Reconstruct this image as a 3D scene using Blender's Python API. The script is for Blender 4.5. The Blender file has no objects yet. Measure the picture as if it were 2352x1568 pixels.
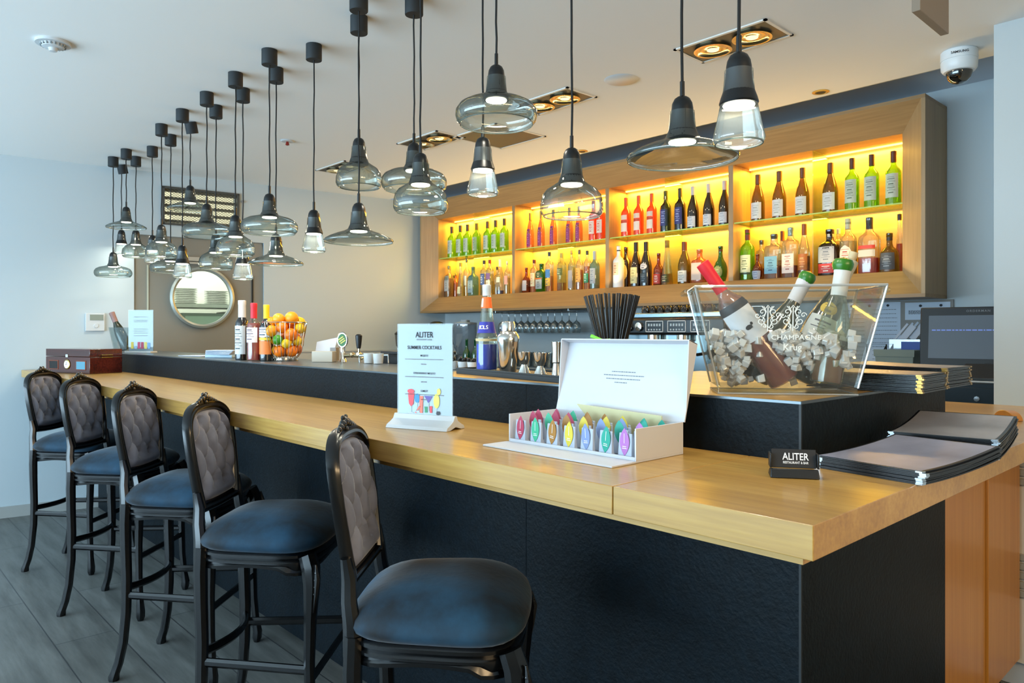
import bpy, bmesh, math, random
from math import sin, cos, pi, radians as R, sqrt, atan2
from mathutils import Vector, Matrix
random.seed(7)
C = bpy.context.scene.collection
SC = bpy.context.scene

# ------------------------------------------------------------------ measuring
FPX = 1685.0; CAMZ = 1.40; HX = 1176.0; HY = 763.0
FW = (-0.7325, 0.6807); RT = (0.6807, 0.7325)
def ld(lat, dep): return (RT[0]*lat + FW[0]*dep, RT[1]*lat + FW[1]*dep)
def on_z(px, py, z):                       # point of a horizontal plane seen at a pixel
    dep = (CAMZ - z) * FPX / (py - HY); return ld((px-HX)/FPX*dep, dep) + (dep,)
def on_y(px, Y):                           # X and depth of a plane Y = const
    u = (px-HX)/FPX; dep = Y / (RT[1]*u + FW[1]); return dep*(RT[0]*u+FW[0]), dep
def z_at(py, dep): return CAMZ - (py-HY)*dep/FPX

# ------------------------------------------------------------------ colours and materials
def s2l(c): return c/12.92 if c <= 0.04045 else ((c+0.055)/1.055)**2.4
def hexc(h):
    h = h.lstrip('#'); return tuple(s2l(int(h[i:i+2], 16)/255) for i in (0, 2, 4)) + (1.0,)
MATS = {}
def newmat(name):
    m = bpy.data.materials.new(name); m.use_nodes = True; nt = m.node_tree
    return m, nt, nt.nodes.get('Principled BSDF')
def mat(name, col, rough=0.5, metal=0.0, spec=0.5, bump=None, vary=None, coat=0.0, sheen=0.0, emit=None, es=0.0, sub=0.0):
    if name in MATS: return MATS[name]
    m, nt, b = newmat(name)
    c = hexc(col) if isinstance(col, str) else tuple(col)+(1.0,)
    b.inputs['Base Color'].default_value = c
    b.inputs['Roughness'].default_value = rough; b.inputs['Metallic'].default_value = metal
    b.inputs['Specular IOR Level'].default_value = spec
    b.inputs['Coat Weight'].default_value = coat; b.inputs['Coat Roughness'].default_value = 0.08
    b.inputs['Sheen Weight'].default_value = sheen
    if sheen: b.inputs['Sheen Roughness'].default_value = 0.35
    if sub: b.inputs['Subsurface Weight'].default_value = sub; b.inputs['Subsurface Radius'].default_value = (.01, .006, .003)
    if emit: b.inputs['Emission Color'].default_value = hexc(emit); b.inputs['Emission Strength'].default_value = es
    if vary or bump:
        tc = nt.nodes.new('ShaderNodeTexCoord'); n = nt.nodes.new('ShaderNodeTexNoise')
        n.inputs['Scale'].default_value = (vary or bump)[0]; n.inputs['Detail'].default_value = 5
        nt.links.new(tc.outputs['Object'], n.inputs['Vector'])
        if vary:
            r = nt.nodes.new('ShaderNodeValToRGB')
            r.color_ramp.elements[0].position = 0.35; r.color_ramp.elements[1].position = 0.68
            r.color_ramp.elements[0].color = hexc(vary[1]); r.color_ramp.elements[1].color = hexc(vary[2])
            nt.links.new(n.outputs['Fac'], r.inputs['Fac']); nt.links.new(r.outputs['Color'], b.inputs['Base Color'])
        if bump:
            n2 = nt.nodes.new('ShaderNodeTexNoise'); n2.inputs['Scale'].default_value = bump[0]; n2.inputs['Detail'].default_value = 4
            nt.links.new(tc.outputs['Object'], n2.inputs['Vector'])
            bp = nt.nodes.new('ShaderNodeBump'); bp.inputs['Strength'].default_value = bump[1]; bp.inputs['Distance'].default_value = bump[2]
            nt.links.new(n2.outputs['Fac'], bp.inputs['Height']); nt.links.new(bp.outputs['Normal'], b.inputs['Normal'])
    MATS[name] = m; return m
def wood(name, c1, c2, c3, axis='x', scale=1.0, rough=0.4, coat=0.0, fine=60.0, contrast=(.3, .75), bump=.15):
    m, nt, b = newmat(name)
    tc = nt.nodes.new('ShaderNodeTexCoord'); mp = nt.nodes.new('ShaderNodeMapping')
    st = 0.045
    sc = {'x': (st, 1, 1), 'y': (1, st, 1), 'z': (1, 1, st)}[axis]
    mp.inputs['Scale'].default_value = [v*scale for v in sc]
    nt.links.new(tc.outputs['Object'], mp.inputs['Vector'])
    n1 = nt.nodes.new('ShaderNodeTexNoise'); n1.inputs['Scale'].default_value = 9; n1.inputs['Detail'].default_value = 6; n1.inputs['Distortion'].default_value = .6
    n2 = nt.nodes.new('ShaderNodeTexNoise'); n2.inputs['Scale'].default_value = fine*2.2; n2.inputs['Detail'].default_value = 3
    for n in (n1, n2): nt.links.new(mp.outputs['Vector'], n.inputs['Vector'])
    mx = nt.nodes.new('ShaderNodeMath'); mx.operation = 'MULTIPLY_ADD'; mx.inputs[1].default_value = .55; 
    m2 = nt.nodes.new('ShaderNodeMath'); m2.operation = 'MULTIPLY'; m2.inputs[1].default_value = .45
    nt.links.new(n2.outputs['Fac'], m2.inputs[0]); nt.links.new(n1.outputs['Fac'], mx.inputs[0]); nt.links.new(m2.outputs[0], mx.inputs[2])
    r = nt.nodes.new('ShaderNodeValToRGB'); e = r.color_ramp.elements
    e[0].position = contrast[0]; e[0].color = hexc(c1); e[1].position = contrast[1]; e[1].color = hexc(c3)
    k = e.new((contrast[0]+contrast[1])/2); k.color = hexc(c2)
    nt.links.new(mx.outputs[0], r.inputs['Fac']); nt.links.new(r.outputs['Color'], b.inputs['Base Color'])
    b.inputs['Roughness'].default_value = rough; b.inputs['Coat Weight'].default_value = coat; b.inputs['Coat Roughness'].default_value = .15
    bp = nt.nodes.new('ShaderNodeBump'); bp.inputs['Strength'].default_value = bump; bp.inputs['Distance'].default_value = .001
    nt.links.new(n2.outputs['Fac'], bp.inputs['Height']); nt.links.new(bp.outputs['Normal'], b.inputs['Normal'])
    MATS[name] = m; return m
def glass(name, face, edge, refl=0.12, body=0.0, bodycol=None, rough=0.03, blend=.35, fres=.55):
    """thin clear or tinted glass: what passes straight through, plus an angle-dependent reflection"""
    if name in MATS: return MATS[name]
    m, nt, b = newmat(name); nt.nodes.remove(b)
    out = nt.nodes.get('Material Output')
    lw = nt.nodes.new('ShaderNodeLayerWeight'); lw.inputs['Blend'].default_value = blend
    mc = nt.nodes.new('ShaderNodeMix'); mc.data_type = 'RGBA'
    mc.inputs[6].default_value = hexc(face); mc.inputs[7].default_value = hexc(edge)
    nt.links.new(lw.outputs['Facing'], mc.inputs[0])
    tr = nt.nodes.new('ShaderNodeBsdfTransparent'); nt.links.new(mc.outputs[2], tr.inputs['Color'])
    gl = nt.nodes.new('ShaderNodeBsdfGlossy'); gl.inputs['Roughness'].default_value = rough
    mr = nt.nodes.new('ShaderNodeMath'); mr.operation = 'MULTIPLY_ADD'; mr.inputs[1].default_value = fres; mr.inputs[2].default_value = refl*.4
    nt.links.new(lw.outputs['Fresnel'], mr.inputs[0])
    mr.use_clamp = True
    mix = nt.nodes.new('ShaderNodeMixShader'); nt.links.new(mr.outputs[0], mix.inputs[0])
    src = tr.outputs[0]
    if body > 0:
        df = nt.nodes.new('ShaderNodeBsdfPrincipled'); df.inputs['Base Color'].default_value = hexc(bodycol or face); df.inputs['Roughness'].default_value = .25
        m3 = nt.nodes.new('ShaderNodeMixShader'); m3.inputs[0].default_value = body
        nt.links.new(tr.outputs[0], m3.inputs[1]); nt.links.new(df.outputs[0], m3.inputs[2]); src = m3.outputs[0]
    nt.links.new(src, mix.inputs[1]); nt.links.new(gl.outputs[0], mix.inputs[2])
    nt.links.new(mix.outputs[0], out.inputs['Surface'])
    MATS[name] = m; return m
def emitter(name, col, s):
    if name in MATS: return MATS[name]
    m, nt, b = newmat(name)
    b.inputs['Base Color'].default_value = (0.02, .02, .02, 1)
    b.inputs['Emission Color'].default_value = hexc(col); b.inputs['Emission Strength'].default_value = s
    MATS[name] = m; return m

# ------------------------------------------------------------------ mesh builder
class MB:
    def __init__(s): s.v = []; s.f = []; s.m = []; s.M = Matrix.Identity(4)
    def at(s, M): s.M = M; return s
    def add(s, vs, fs, mi=0):
        o = len(s.v)
        for p in vs: s.v.append(tuple(s.M @ Vector(p)))
        for f in fs: s.f.append(tuple(o+i for i in f)); s.m.append(mi)
        return s
    def box(s, x0, x1, y0, y1, z0, z1, mi=0):
        vs = [(x0,y0,z0),(x1,y0,z0),(x1,y1,z0),(x0,y1,z0),(x0,y0,z1),(x1,y0,z1),(x1,y1,z1),(x0,y1,z1)]
        return s.add(vs, [(3,2,1,0),(4,5,6,7),(0,1,5,4),(1,2,6,5),(2,3,7,6),(3,0,4,7)], mi)
    def quad(s, a, b, c, d, mi=0): return s.add([a,b,c,d], [(0,1,2,3)], mi)
    def hexa(s, b, t, mi=0):   # 4 bottom points, 4 top points
        return s.add(list(b)+list(t), [(3,2,1,0),(4,5,6,7),(0,1,5,4),(1,2,6,5),(2,3,7,6),(3,0,4,7)], mi)
    def lathe(s, prof, n=24, c=(0,0,0), mi=0, e=2.0, capb=True, capt=True, sx=1, sy=1):
        vs = []; fs = []
        for r, z in prof:
            for k in range(n):
                a = 2*pi*k/n; q = r
                if e != 2.0: q = r/((abs(cos(a))**e+abs(sin(a))**e)**(1/e))
                vs.append((c[0]+q*cos(a)*sx, c[1]+q*sin(a)*sy, c[2]+z))
        for i in range(len(prof)-1):
            for k in range(n):
                k2 = (k+1) % n; fs.append((i*n+k, i*n+k2, (i+1)*n+k2, (i+1)*n+k))
        if capb and prof[0][0] > 1e-6: fs.append(tuple(range(n-1, -1, -1)))
        if capt and prof[-1][0] > 1e-6: fs.append(tuple((len(prof)-1)*n+k for k in range(n)))
        return s.add(vs, fs, mi)
    def tube(s, pts, r, n=8, mi=0, closed=False, w=None, up=None):
        """round (or w x r rectangular-ish when w is given) section along pts; r may be a list"""
        P = [Vector(p) for p in pts]; L = len(P); vs = []; fs = []
        prev = None
        for i, p in enumerate(P):
            if closed: t = P[(i+1) % L]-P[i-1]
            else: t = P[min(i+1, L-1)]-P[max(i-1, 0)]
            t.normalize()
            u = Vector(up) if up else (Vector((0,0,1)) if abs(t.z) < .9 else Vector((1,0,0)))
            if prev is not None and not up: u = prev
            a = (u - t*u.dot(t)); 
            if a.length < 1e-6: a = t.orthogonal()
            a.normalize(); b = t.cross(a); prev = a
            rr = r[i] if isinstance(r, (list, tuple)) else r
            ww = rr if w is None else (w[i] if isinstance(w, (list, tuple)) else w)
            for k in range(n):
                th = 2*pi*(k+.5)/n; ca, sa = cos(th), sin(th)
                if w is not None:
                    q = 1/((abs(ca)**5+abs(sa)**5)**.2); ca *= q; sa *= q
                vs.append(tuple(p + a*(ca*rr) + b*(sa*ww)))
        m = L if closed else L-1
        for i in range(m):
            j = (i+1) % L
            for k in range(n):
                k2 = (k+1) % n; fs.append((i*n+k, i*n+k2, j*n+k2, j*n+k))
        if not closed: fs.append(tuple(range(n-1, -1, -1))); fs.append(tuple((L-1)*n+k for k in range(n)))
        return s.add(vs, fs, mi)
    def sphere(s, c, r, n=12, m=8, mi=0, sx=1, sy=1, sz=1):
        pr = [(max(1e-7, r*sin(pi*i/m)), -r*cos(pi*i/m)*sz) for i in range(m+1)]
        return s.lathe(pr, n, c, mi, sx=sx, sy=sy, capb=False, capt=False)
    def prism(s, poly, z0, z1, mi=0):
        n = len(poly); vs = [(x,y,z0) for x,y in poly]+[(x,y,z1) for x,y in poly]
        fs = [tuple(range(n-1,-1,-1)), tuple(range(n, 2*n))]+[(i,(i+1)%n,n+(i+1)%n,n+i) for i in range(n)]
        return s.add(vs, fs, mi)
    def build(s, name, mats, parent=None, smooth=35, bevel=0, seg=2):
        me = bpy.data.meshes.new(name); me.from_pydata(s.v, [], s.f)
        if not isinstance(mats, (list, tuple)): mats = [mats]
        for m in mats: me.materials.append(m)
        me.polygons.foreach_set('material_index', s.m)
        bm = bmesh.new(); bm.from_mesh(me); bmesh.ops.recalc_face_normals(bm, faces=bm.faces); bm.to_mesh(me); bm.free()
        if smooth:
            me.polygons.foreach_set('use_smooth', [True]*len(me.polygons))
            me.set_sharp_from_angle(angle=R(smooth))
        o = bpy.data.objects.new(name, me); C.objects.link(o)
        if parent: o.parent = parent
        if bevel:
            b = o.modifiers.new('bevel', 'BEVEL'); b.width = bevel; b.segments = seg; b.limit_method = 'ANGLE'; b.angle_limit = R(40); b.harden_normals = False
        return o
def thing(name, label, cat, loc=(0,0,0), rz=0, group=None, rot=None):
    o = bpy.data.objects.new(name, None); C.objects.link(o); o.location = loc
    o.rotation_euler = rot or (0, 0, rz); o.empty_display_size = .02
    return tag(o, label, cat, group)
def tag(o, label, cat, group=None, kind=None):
    o['label'] = label; o['category'] = cat
    if group: o['group'] = group
    if kind: o['kind'] = kind
    return o
def struct(o, label=None):
    o['kind'] = 'structure'
    if label: o['label'] = label
    return o
def copy_tree(root, label=None, group=None):
    r = root.copy(); C.objects.link(r)
    if label: r['label'] = label
    if group: r['group'] = group
    for ch in list(root.children):
        c = ch.copy(); C.objects.link(c); c.parent = r
        for g in ch.children:
            d = g.copy(); C.objects.link(d); d.parent = c
    return r
def text(name, s, size, m, parent, loc, rot=(0,0,0), ext=.0003, align='CENTER', sx=1.0, space=1.0):
    cu = bpy.data.curves.new(name, 'FONT'); cu.body = s; cu.size = size; cu.extrude = ext
    cu.offset = size*.012; cu.align_x = align; cu.align_y = 'CENTER'; cu.space_character = space; cu.resolution_u = 3
    cu.materials.append(m)
    o = bpy.data.objects.new(name, cu); C.objects.link(o); o.parent = parent
    o.location = loc; o.rotation_euler = rot; o.scale = (sx, 1, 1); return o
def Mt(x=0, y=0, z=0, rz=0, rx=0, ry=0):
    return Matrix.Translation((x,y,z)) @ Matrix.Rotation(rz,4,'Z') @ Matrix.Rotation(rx,4,'X') @ Matrix.Rotation(ry,4,'Y')

# ------------------------------------------------------------------ shared materials
black_frame = mat('black_lacquer', '#050608', .24, spec=.5, coat=.15)
M_wall = mat('wall_paint', '#bcc7cc', .85, bump=(180, .03, .001))
M_ceil = mat('ceiling_paint', '#f0f0ee', .9, bump=(120, .02, .001))
oak_x = wood('oak_along', '#a0763a', '#bb9048', '#cda75c', 'x', 1.0, .32, .25, fine=50)
oak_y = wood('oak_across', '#a87c42', '#c39a5a', '#d3ae6e', 'y', 1.0, .32, .25, fine=50)
cab_x = wood('cabinet_oak_along', '#836440', '#96764d', '#a7875c', 'x', .8, .5, fine=45)
cab_z = wood('cabinet_oak_upright', '#8f7250', '#a1835c', '#b1936b', 'z', .8, .5, fine=45)
panel_oak = wood('panel_oak', '#b2721f', '#c07f2a', '#cc8c38', 'z', .7, .35, .2, fine=30)
slate = mat('dark_textured_laminate', '#060f14', .5, spec=.14, bump=(95, .5, .003), vary=(30, '#050c11', '#08131a'))
black_plastic = mat('black_plastic', '#111315', .4)
dark_metal = mat('dark_metal', '#23282b', .35, .6)
steel = mat('polished_steel', '#d8d4cd', .16, 1.0)
brushed = mat('brushed_steel', '#a9b1b8', .35, 1.0)
white_paper = mat('white_paper', '#b3bccb', .7)
white_card = mat('white_card', '#cdcfd5', .5)
white_plastic = mat('white_plastic', '#c6cbce', .45)
grey_ink = mat('grey_ink', '#767c84', .7)
dark_ink = mat('dark_ink', '#2a2d33', .7)
white_ink = mat('white_ink', '#f2f2f2', .6)
clear = glass('clear_glass', '#f0f5f3', '#a9b8b4', .12)
acrylic = glass('clear_acrylic', '#f6f9f8', '#c6cfcd', .05, fres=.2)
# ================================================================== the room
CH = 2.74
CT = 1.1135      # counter top
LT = 1.2476      # raised ledge top
def floor_mat():
    m, nt, b = newmat('floor_planks')
    tc = nt.nodes.new('ShaderNodeTexCoord')
    br = nt.nodes.new('ShaderNodeTexBrick'); br.inputs['Scale'].default_value = 1.0
    br.inputs['Brick Width'].default_value = 1.9; br.inputs['Row Height'].default_value = .245; br.inputs['Mortar Size'].default_value = .003
    br.inputs['Color1'].default_value = hexc('#757672'); br.inputs['Color2'].default_value = hexc('#838481'); br.inputs['Mortar'].default_value = hexc('#4a4c4e')
    br.offset = .37
    nt.links.new(tc.outputs['Object'], br.inputs['Vector'])
    mp = nt.nodes.new('ShaderNodeMapping'); mp.inputs['Scale'].default_value = (.12, 1, 1); nt.links.new(tc.outputs['Object'], mp.inputs['Vector'])
    n = nt.nodes.new('ShaderNodeTexNoise'); n.inputs['Scale'].default_value = 14; n.inputs['Detail'].default_value = 8; n.inputs['Roughness'].default_value = .65
    nt.links.new(mp.outputs['Vector'], n.inputs['Vector'])
    rp = nt.nodes.new('ShaderNodeValToRGB'); rp.color_ramp.elements[0].position = .3; rp.color_ramp.elements[1].position = .75
    rp.color_ramp.elements[0].color = hexc('#8e8e8c'); rp.color_ramp.elements[1].color = hexc('#ffffff')
    nt.links.new(n.outputs['Fac'], rp.inputs['Fac'])
    mx = nt.nodes.new('ShaderNodeMix'); mx.data_type = 'RGBA'; mx.blend_type = 'MULTIPLY'; mx.inputs[0].default_value = .9
    nt.links.new(br.outputs['Color'], mx.inputs[6]); nt.links.new(rp.outputs['Color'], mx.inputs[7])
    nt.links.new(mx.outputs[2], b.inputs['Base Color']); b.inputs['Roughness'].default_value = .42
    bp = nt.nodes.new('ShaderNodeBump'); bp.inputs['Strength'].default_value = .25; bp.inputs['Distance'].default_value = .002
    nt.links.new(n.outputs['Fac'], bp.inputs['Height']); nt.links.new(bp.outputs['Normal'], b.inputs['Normal'])
    return m
b = MB(); b.box(-8.6, 3.2, -4.2, 5.0, -.1, 0); o = b.build('floor', floor_mat(), smooth=0); struct(o)
# ceiling: lower plane up to Y=4.13, raised strip behind it
b = MB(); b.box(-8.6, 3.2, -4.2, 4.13, CH, CH+.3); o = b.build('ceiling', M_ceil, smooth=0); struct(o)
slot_paint = mat('slot_paint', '#c6ced9', .8)
b = MB(); b.box(-7.2, 3.2, 4.13, 5.0, 2.82, 3.04); o = b.build('ceiling_recess', slot_paint, smooth=0); struct(o)
b = MB(); b.box(-7.2, 3.2, 4.77, 5.0, 0, 2.82); o = b.build('wall_back', M_wall, smooth=0); struct(o)
b = MB(); b.box(-.914, 3.2, 3.72, 4.77, 0, 2.82); o = b.build('wall_right_pillar', M_wall, smooth=0); struct(o)
# walls behind the camera: warm solid stretch on the right, a wide window front to the left
warm_wall = mat('warm_plaster', '#c9b79c', .85)
b = MB(); b.box(3.0, 3.2, -4.2, 3.72, 0, CH); o = b.build('wall_right', warm_wall, smooth=0); struct(o)
b = MB(); b.box(.2, 3.0, -4.2, -4.0, 0, CH); b.box(-8.6, .2, -4.2, -4.0, 2.62, CH); b.box(-8.6, .2, -4.2, -4.0, 0, .12)
o = b.build('wall_front', M_wall, smooth=0); struct(o)
b = MB()
for x in (-8.5, -6.3, -4.1, -1.9, .17): b.box(x-.03, x+.03, -4.13, -4.06, .12, 2.62)
o = b.build('window_1', dark_metal, smooth=0); struct(o)

# end wall, turned about seven degrees to the bar
EA = atan2(.9917, .1285)
EP = (-6.67, .935)
EM = Mt(EP[0], EP[1], 0, EA)          # local x runs along the wall, local -y is the room side
def ew_t(px, off=0.0):                # distance along the wall seen at image column px, and depth
    u = (px-HX)/FPX; dx, dy = RT[0]*u+FW[0], RT[1]*u+FW[1]
    ex, ey = cos(EA), sin(EA); nx, ny = sin(EA), -cos(EA)
    ox, oy = EP[0]+nx*off, EP[1]+ny*off
    det = dx*(-ey) + ex*dy
    dep = (ox*(-ey) + ex*oy)/det
    t = (dx*oy - dy*ox)/det
    t = -t if False else ((dep*dx-ox)*ex + (dep*dy-oy)*ey)
    return t, dep
wt, wd = ew_t(463); wz = z_at(683.5, wd)          # porthole centre
tl, dl = ew_t(392); tr_, dr = ew_t(536); wr = (tr_-tl)/2; wt = (tl+tr_)/2
d0, dd0 = ew_t(308); d1, dd1 = ew_t(606)
dz = z_at(548, (dd0+dd1)/2)
vt0, _a = ew_t(372); vt1, _b = ew_t(549); vzt = z_at(427, _a); vzb = z_at(515, _a)
# wall with a door opening and a transom opening
b = MB().at(EM)
b.box(-3.6, d0, 0, .2, 0, CH); b.box(d1, 4.6, 0, .2, 0, CH)
b.box(d0, d1, 0, .2, dz, vzb); b.box(d0, d1, 0, .2, vzt, CH); b.box(d0, vt0, 0, .2, vzb, vzt); b.box(vt1, d1, 0, .2, vzb, vzt) if vt1 < d1 else None
o = b.build('wall_left', M_wall, smooth=0); struct(o)
base_paint = mat('baseboard_paint', '#a5a6a2', .6)
b = MB().at(EM); b.box(-3.6, d0-.02, -.015, 0, 0, .085); o = b.build('baseboard_left', base_paint, smooth=0); struct(o)
taupe = mat('taupe_paint', '#84827a', .6)
# door: taupe leaf with a round porthole
b = MB().at(EM)
N = 64; y0, y1 = .02, .06
def rim(k, r): a = 2*pi*k/N; return (wt+r*cos(a), wz+r*sin(a))
def sq(k):
    a = 2*pi*k/N; ca, sa = cos(a), sin(a); X0, X1, Z0, Z1 = d0-wt, d1-wt, -wz+.01, dz-wz
    tx = (X1 if ca > 0 else X0)/ca if abs(ca) > 1e-9 else 1e9
    tz = (Z1 if sa > 0 else Z0)/sa if abs(sa) > 1e-9 else 1e9
    t = min(tx, tz); return (wt+ca*t, wz+sa*t)
for k in range(N):
    a, c = rim(k, wr*.93), rim(k+1, wr*.93); e_, g = sq(k), sq(k+1)
    for yy in (y0, y1): b.quad((a[0],yy,a[1]), (c[0],yy,c[1]), (g[0],yy,g[1]), (e_[0],yy,e_[1]))
    b.quad((a[0],y0,a[1]), (c[0],y0,c[1]), (c[0],y1,c[1]), (a[0],y1,a[1]))
door = b.build('door_1', taupe, smooth=0); struct(door, 'taupe swing door with a round porthole window')
cr = [(d0,dz),(d1,dz),(d1,.01),(d0,.01)]
ring_m = mat('porthole_ring_metal', '#a3a8a2', .35, .5)
b = MB().at(EM @ Mt(wt, 0, wz, rx=R(90)))
b.lathe([(wr*.90,-.02),(wr*.90,.012),(wr*.96,.02),(wr*1.03,.012),(wr*1.03,-.02)], 64, capb=False, capt=False)
b.build('porthole_ring', ring_m, door)
b = MB().at(EM @ Mt(wt, .03, wz, rx=R(90))); b.lathe([(wr*.91,0),(wr*.91,.004)], 48)
b.build('porthole_pane', clear, door)
s1, _ = ew_t(340); s2, _ = ew_t(581)
b = MB().at(EM); b.box(s1-.006, s1+.006, .012, .02, .01, dz-.25)
b.build('pale_seam', mat('pale_seam', '#b5b9ab', .5), door)
b = MB().at(EM); b.box(s2-.006, s2+.006, .012, .02, .01, dz-.3)
b.build('door_gap', mat('gap_dark', '#17191a', .8), door)
b = MB().at(EM); b.box(s1+.25, s2-.35, -.03, .02, dz-.20, dz-.165); b.box(s1+.25, s2-.35, -.024, .02, dz-.225, dz-.207)
b.build('door_closer_rail', brushed, door)
# kitchen seen through the porthole
kit_white = mat('kitchen_tile', '#e9ecdf', .5)
b = MB().at(EM)
b.box(d0-.2, d1+.4, 1.6, 1.7, 0, CH); b.box(d0-.3, d0-.2, .2, 1.7, 0, CH); b.box(d1+.4, d1+.5, .2, 1.7, 0, CH); b.box(d0-.3, d1+.5, .2, 1.7, CH, CH+.1); b.box(d0-.3, d1+.5, .2, 1.7, -.1, 0)
o = b.build('wall_kitchen', kit_white, smooth=0); struct(o)
kz = wz-.02
sh = thing('kitchen_shelf', 'pale steel shelf seen through the round door window, loaded with plates', 'shelf')
b = MB().at(EM); b.box(d0-.18, d1+.38, .9, 1.5, kz-.035, kz); b.build('shelf_board', mat('shelf_steel','#b9c0b4',.4,.3), sh)
b = MB().at(EM); b.box(d1+.34, d1+.38, 1.46, 1.5, .02, kz-.036); b.build('shelf_support', brushed, sh)
plate_m = mat('plate_white', '#f0f1ec', .25)
shift = 1.0*.15
def plate_proto():
    b = MB(); b.lathe([(.0,.0),(.07,.0),(.115,.014),(.117,.017),(.07,.006),(.0,.004)], 28, capb=False, capt=False)
    return b.build('dinner_plate', plate_m)
pp = plate_proto(); first = True
for q, (ft, nn) in enumerate(((-.16, 9), (.14, 8))):
    for k in range(nn):
        o = pp if first else pp.copy()
        if not first: C.objects.link(o)
        first = False
        p = EM @ Vector((wt+ft+.25, 1.15, kz+.001+k*.0175)); o.location = p
        tag(o, 'white dinner plate in the %s stack on the shelf behind the round door window' % ('left', 'right')[q], 'plate', 'plates on the kitchen shelf')
ov = thing('kitchen_oven', 'pale green fronted kitchen appliance below the shelf behind the door window', 'oven')
b = MB().at(EM); b.box(wt+.02, wt+.42, .95, 1.5, 0.01, kz-.09); b.build('oven_body', mat('oven_grey','#7f9184',.4,.2), ov, bevel=.006)
b = MB().at(EM); b.box(wt+.05, wt+.39, .935, .95, .4, kz-.12); b.build('oven_window', mat('oven_green','#9cb8a4',.3), ov)
bx = MB().at(EM); bx.box(wt+.45, wt+.64, .95, 1.4, .01, kz-.07); o = bx.build('white_dispenser', white_plastic, bevel=.004); tag(o, 'white upright appliance right of the green oven behind the door window', 'appliance')
bx = MB().at(EM); bx.box(wt+.52, wt+.575, .93, .95, kz-.20, kz-.09); bx.build('orange_sign', mat('orange_sign','#d8683c',.5), o)

# transom grille above the door
gr = thing('ventilation_grille', 'dark framed expanded metal grille lit from behind, high above the taupe door', 'grille')
b = MB().at(EM)
fw = .018
b.box(vt0, vt1, -.02, .01, vzt-fw, vzt); b.box(vt0, vt1, -.02, .01, vzb, vzb+fw); b.box(vt0, vt0+fw, -.02, .01, vzb, vzt); b.box(vt1-fw, vt1, -.02, .01, vzb, vzt)
b.build('grille_frame', mat('grille_frame','#4a4d4c',.5,.4), gr)
b = MB().at(EM); hh = vzt-vzb; w_ = vt1-vt0
nn = int(w_/.028)
for k in range(-12, nn+1):
    for sgn in (1, -1):
        x0 = vt0+k*.03; pts = []
        xa, xb = (x0, x0+hh*1.7) if sgn > 0 else (x0+hh*1.7, x0)
        def clipp(xa, za, xb, zb):
            t0_, t1_ = 0.0, 1.0; dx_ = xb-xa
            if abs(dx_) > 1e-9:
                ta, tb = (vt0-xa)/dx_, (vt1-xa)/dx_
                if ta > tb: ta, tb = tb, ta
                t0_, t1_ = max(t0_, ta), min(t1_, tb)
            return None if t1_-t0_ < .02 else (xa+dx_*t0_, za+(zb-za)*t0_, xa+dx_*t1_, za+(zb-za)*t1_)
        c_ = clipp(xa, vzb, xb, vzt)
        if c_: b.tube([(c_[0], 0, c_[1]), (c_[2], 0, c_[3])], .0022, 4)
b.build('expanded_mesh', mat('mesh_wire','#77786c',.5,.4), gr, smooth=0)
b = MB().at(EM)
for k in range(5): zz = vzb+.02+hh*(k+.15)/5; b.box(vt0, vt1, .03, .06, zz, zz+.022)
b.build('louvre_bar', mat('louvre_dark','#55564e',.6), gr)
b = MB().at(EM); b.box(vt0-.0, vt1+.0, .19, .2, vzb, vzt); b.build('kitchen_glow_panel', emitter('grille_glow','#f3f0c8', 1.15), gr)  # glowing sheet standing in for the kitchen light behind the mesh
gx = EM @ Vector((vt1+.03, -.006, (vzt*.8+vzb*.2)))
b = MB(); b.lathe([(.012,0),(.012,.01)], 12); o = b.build('call_button', mat('button_grey','#8b9298',.5)); o.location = gx; o.rotation_euler = (R(90), 0, EA+pi*0); tag(o, 'tiny grey round button on the wall beside the grille', 'button')

# thermostat
tt, td = ew_t(218); tz0, tz1 = z_at(760, td), z_at(719, td); tw = 31*td/FPX/2/ .80
th = thing('thermostat', 'white wall thermostat with a grey display left of the taupe door', 'thermostat')
b = MB().at(EM); b.box(tt-tw, tt+tw, -.022, 0, tz0, tz1); b.build('housing', white_plastic, th, bevel=.004)
b = MB().at(EM); b.box(tt-tw*.55, tt+tw*.85, -.025, -.022, tz0+(tz1-tz0)*.60, tz1-.012); b.build('display', mat('lcd_grey','#7c8880',.3), th)
b = MB().at(EM @ Mt(tt+tw*.1, -.022, tz0+(tz1-tz0)*.3, rx=R(90))); b.lathe([(.016,0),(.015,.006)], 20); b.build('dial', white_plastic, th)
# splash panel and work counter behind the bar
b = MB().at(EM); b.box(d1+.25, 3.9, -.02, 0, 1.0, 1.215); b.box(d1+.25, 3.9, -.028, 0, 1.215, 1.228)
o = b.build('trim_splashback', mat('splash_grey','#b9c0c4',.5), smooth=0); struct(o)
bcm = mat('back_counter_steel', '#8d979d', .35, .5)
cb = thing('back_counter', 'grey work counter along the back wall under the lit bottle cabinet', 'counter')
b = MB(); b.box(-6.05, -.93, 4.12, 4.76, .96, 1.0); b.build('worktop', bcm, cb, bevel=.003)
b = MB(); b.box(-6.05, -.93, 4.16, 4.76, .02, .96); b.build('base_cabinet', mat('base_dark','#2c3236',.5), cb)
sc_ = thing('side_counter', 'grey work counter along the left end wall behind the bar', 'counter')
b = MB(); b.box(-6.2, -5.55, 2.15, 4.11, .96, 1.0); b.build('worktop', bcm, sc_, bevel=.003)
b = MB(); b.box(-6.2, -5.6, 2.2, 4.11, .02, .96); b.build('base_cabinet', MATS['base_dark'], sc_)

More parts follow.
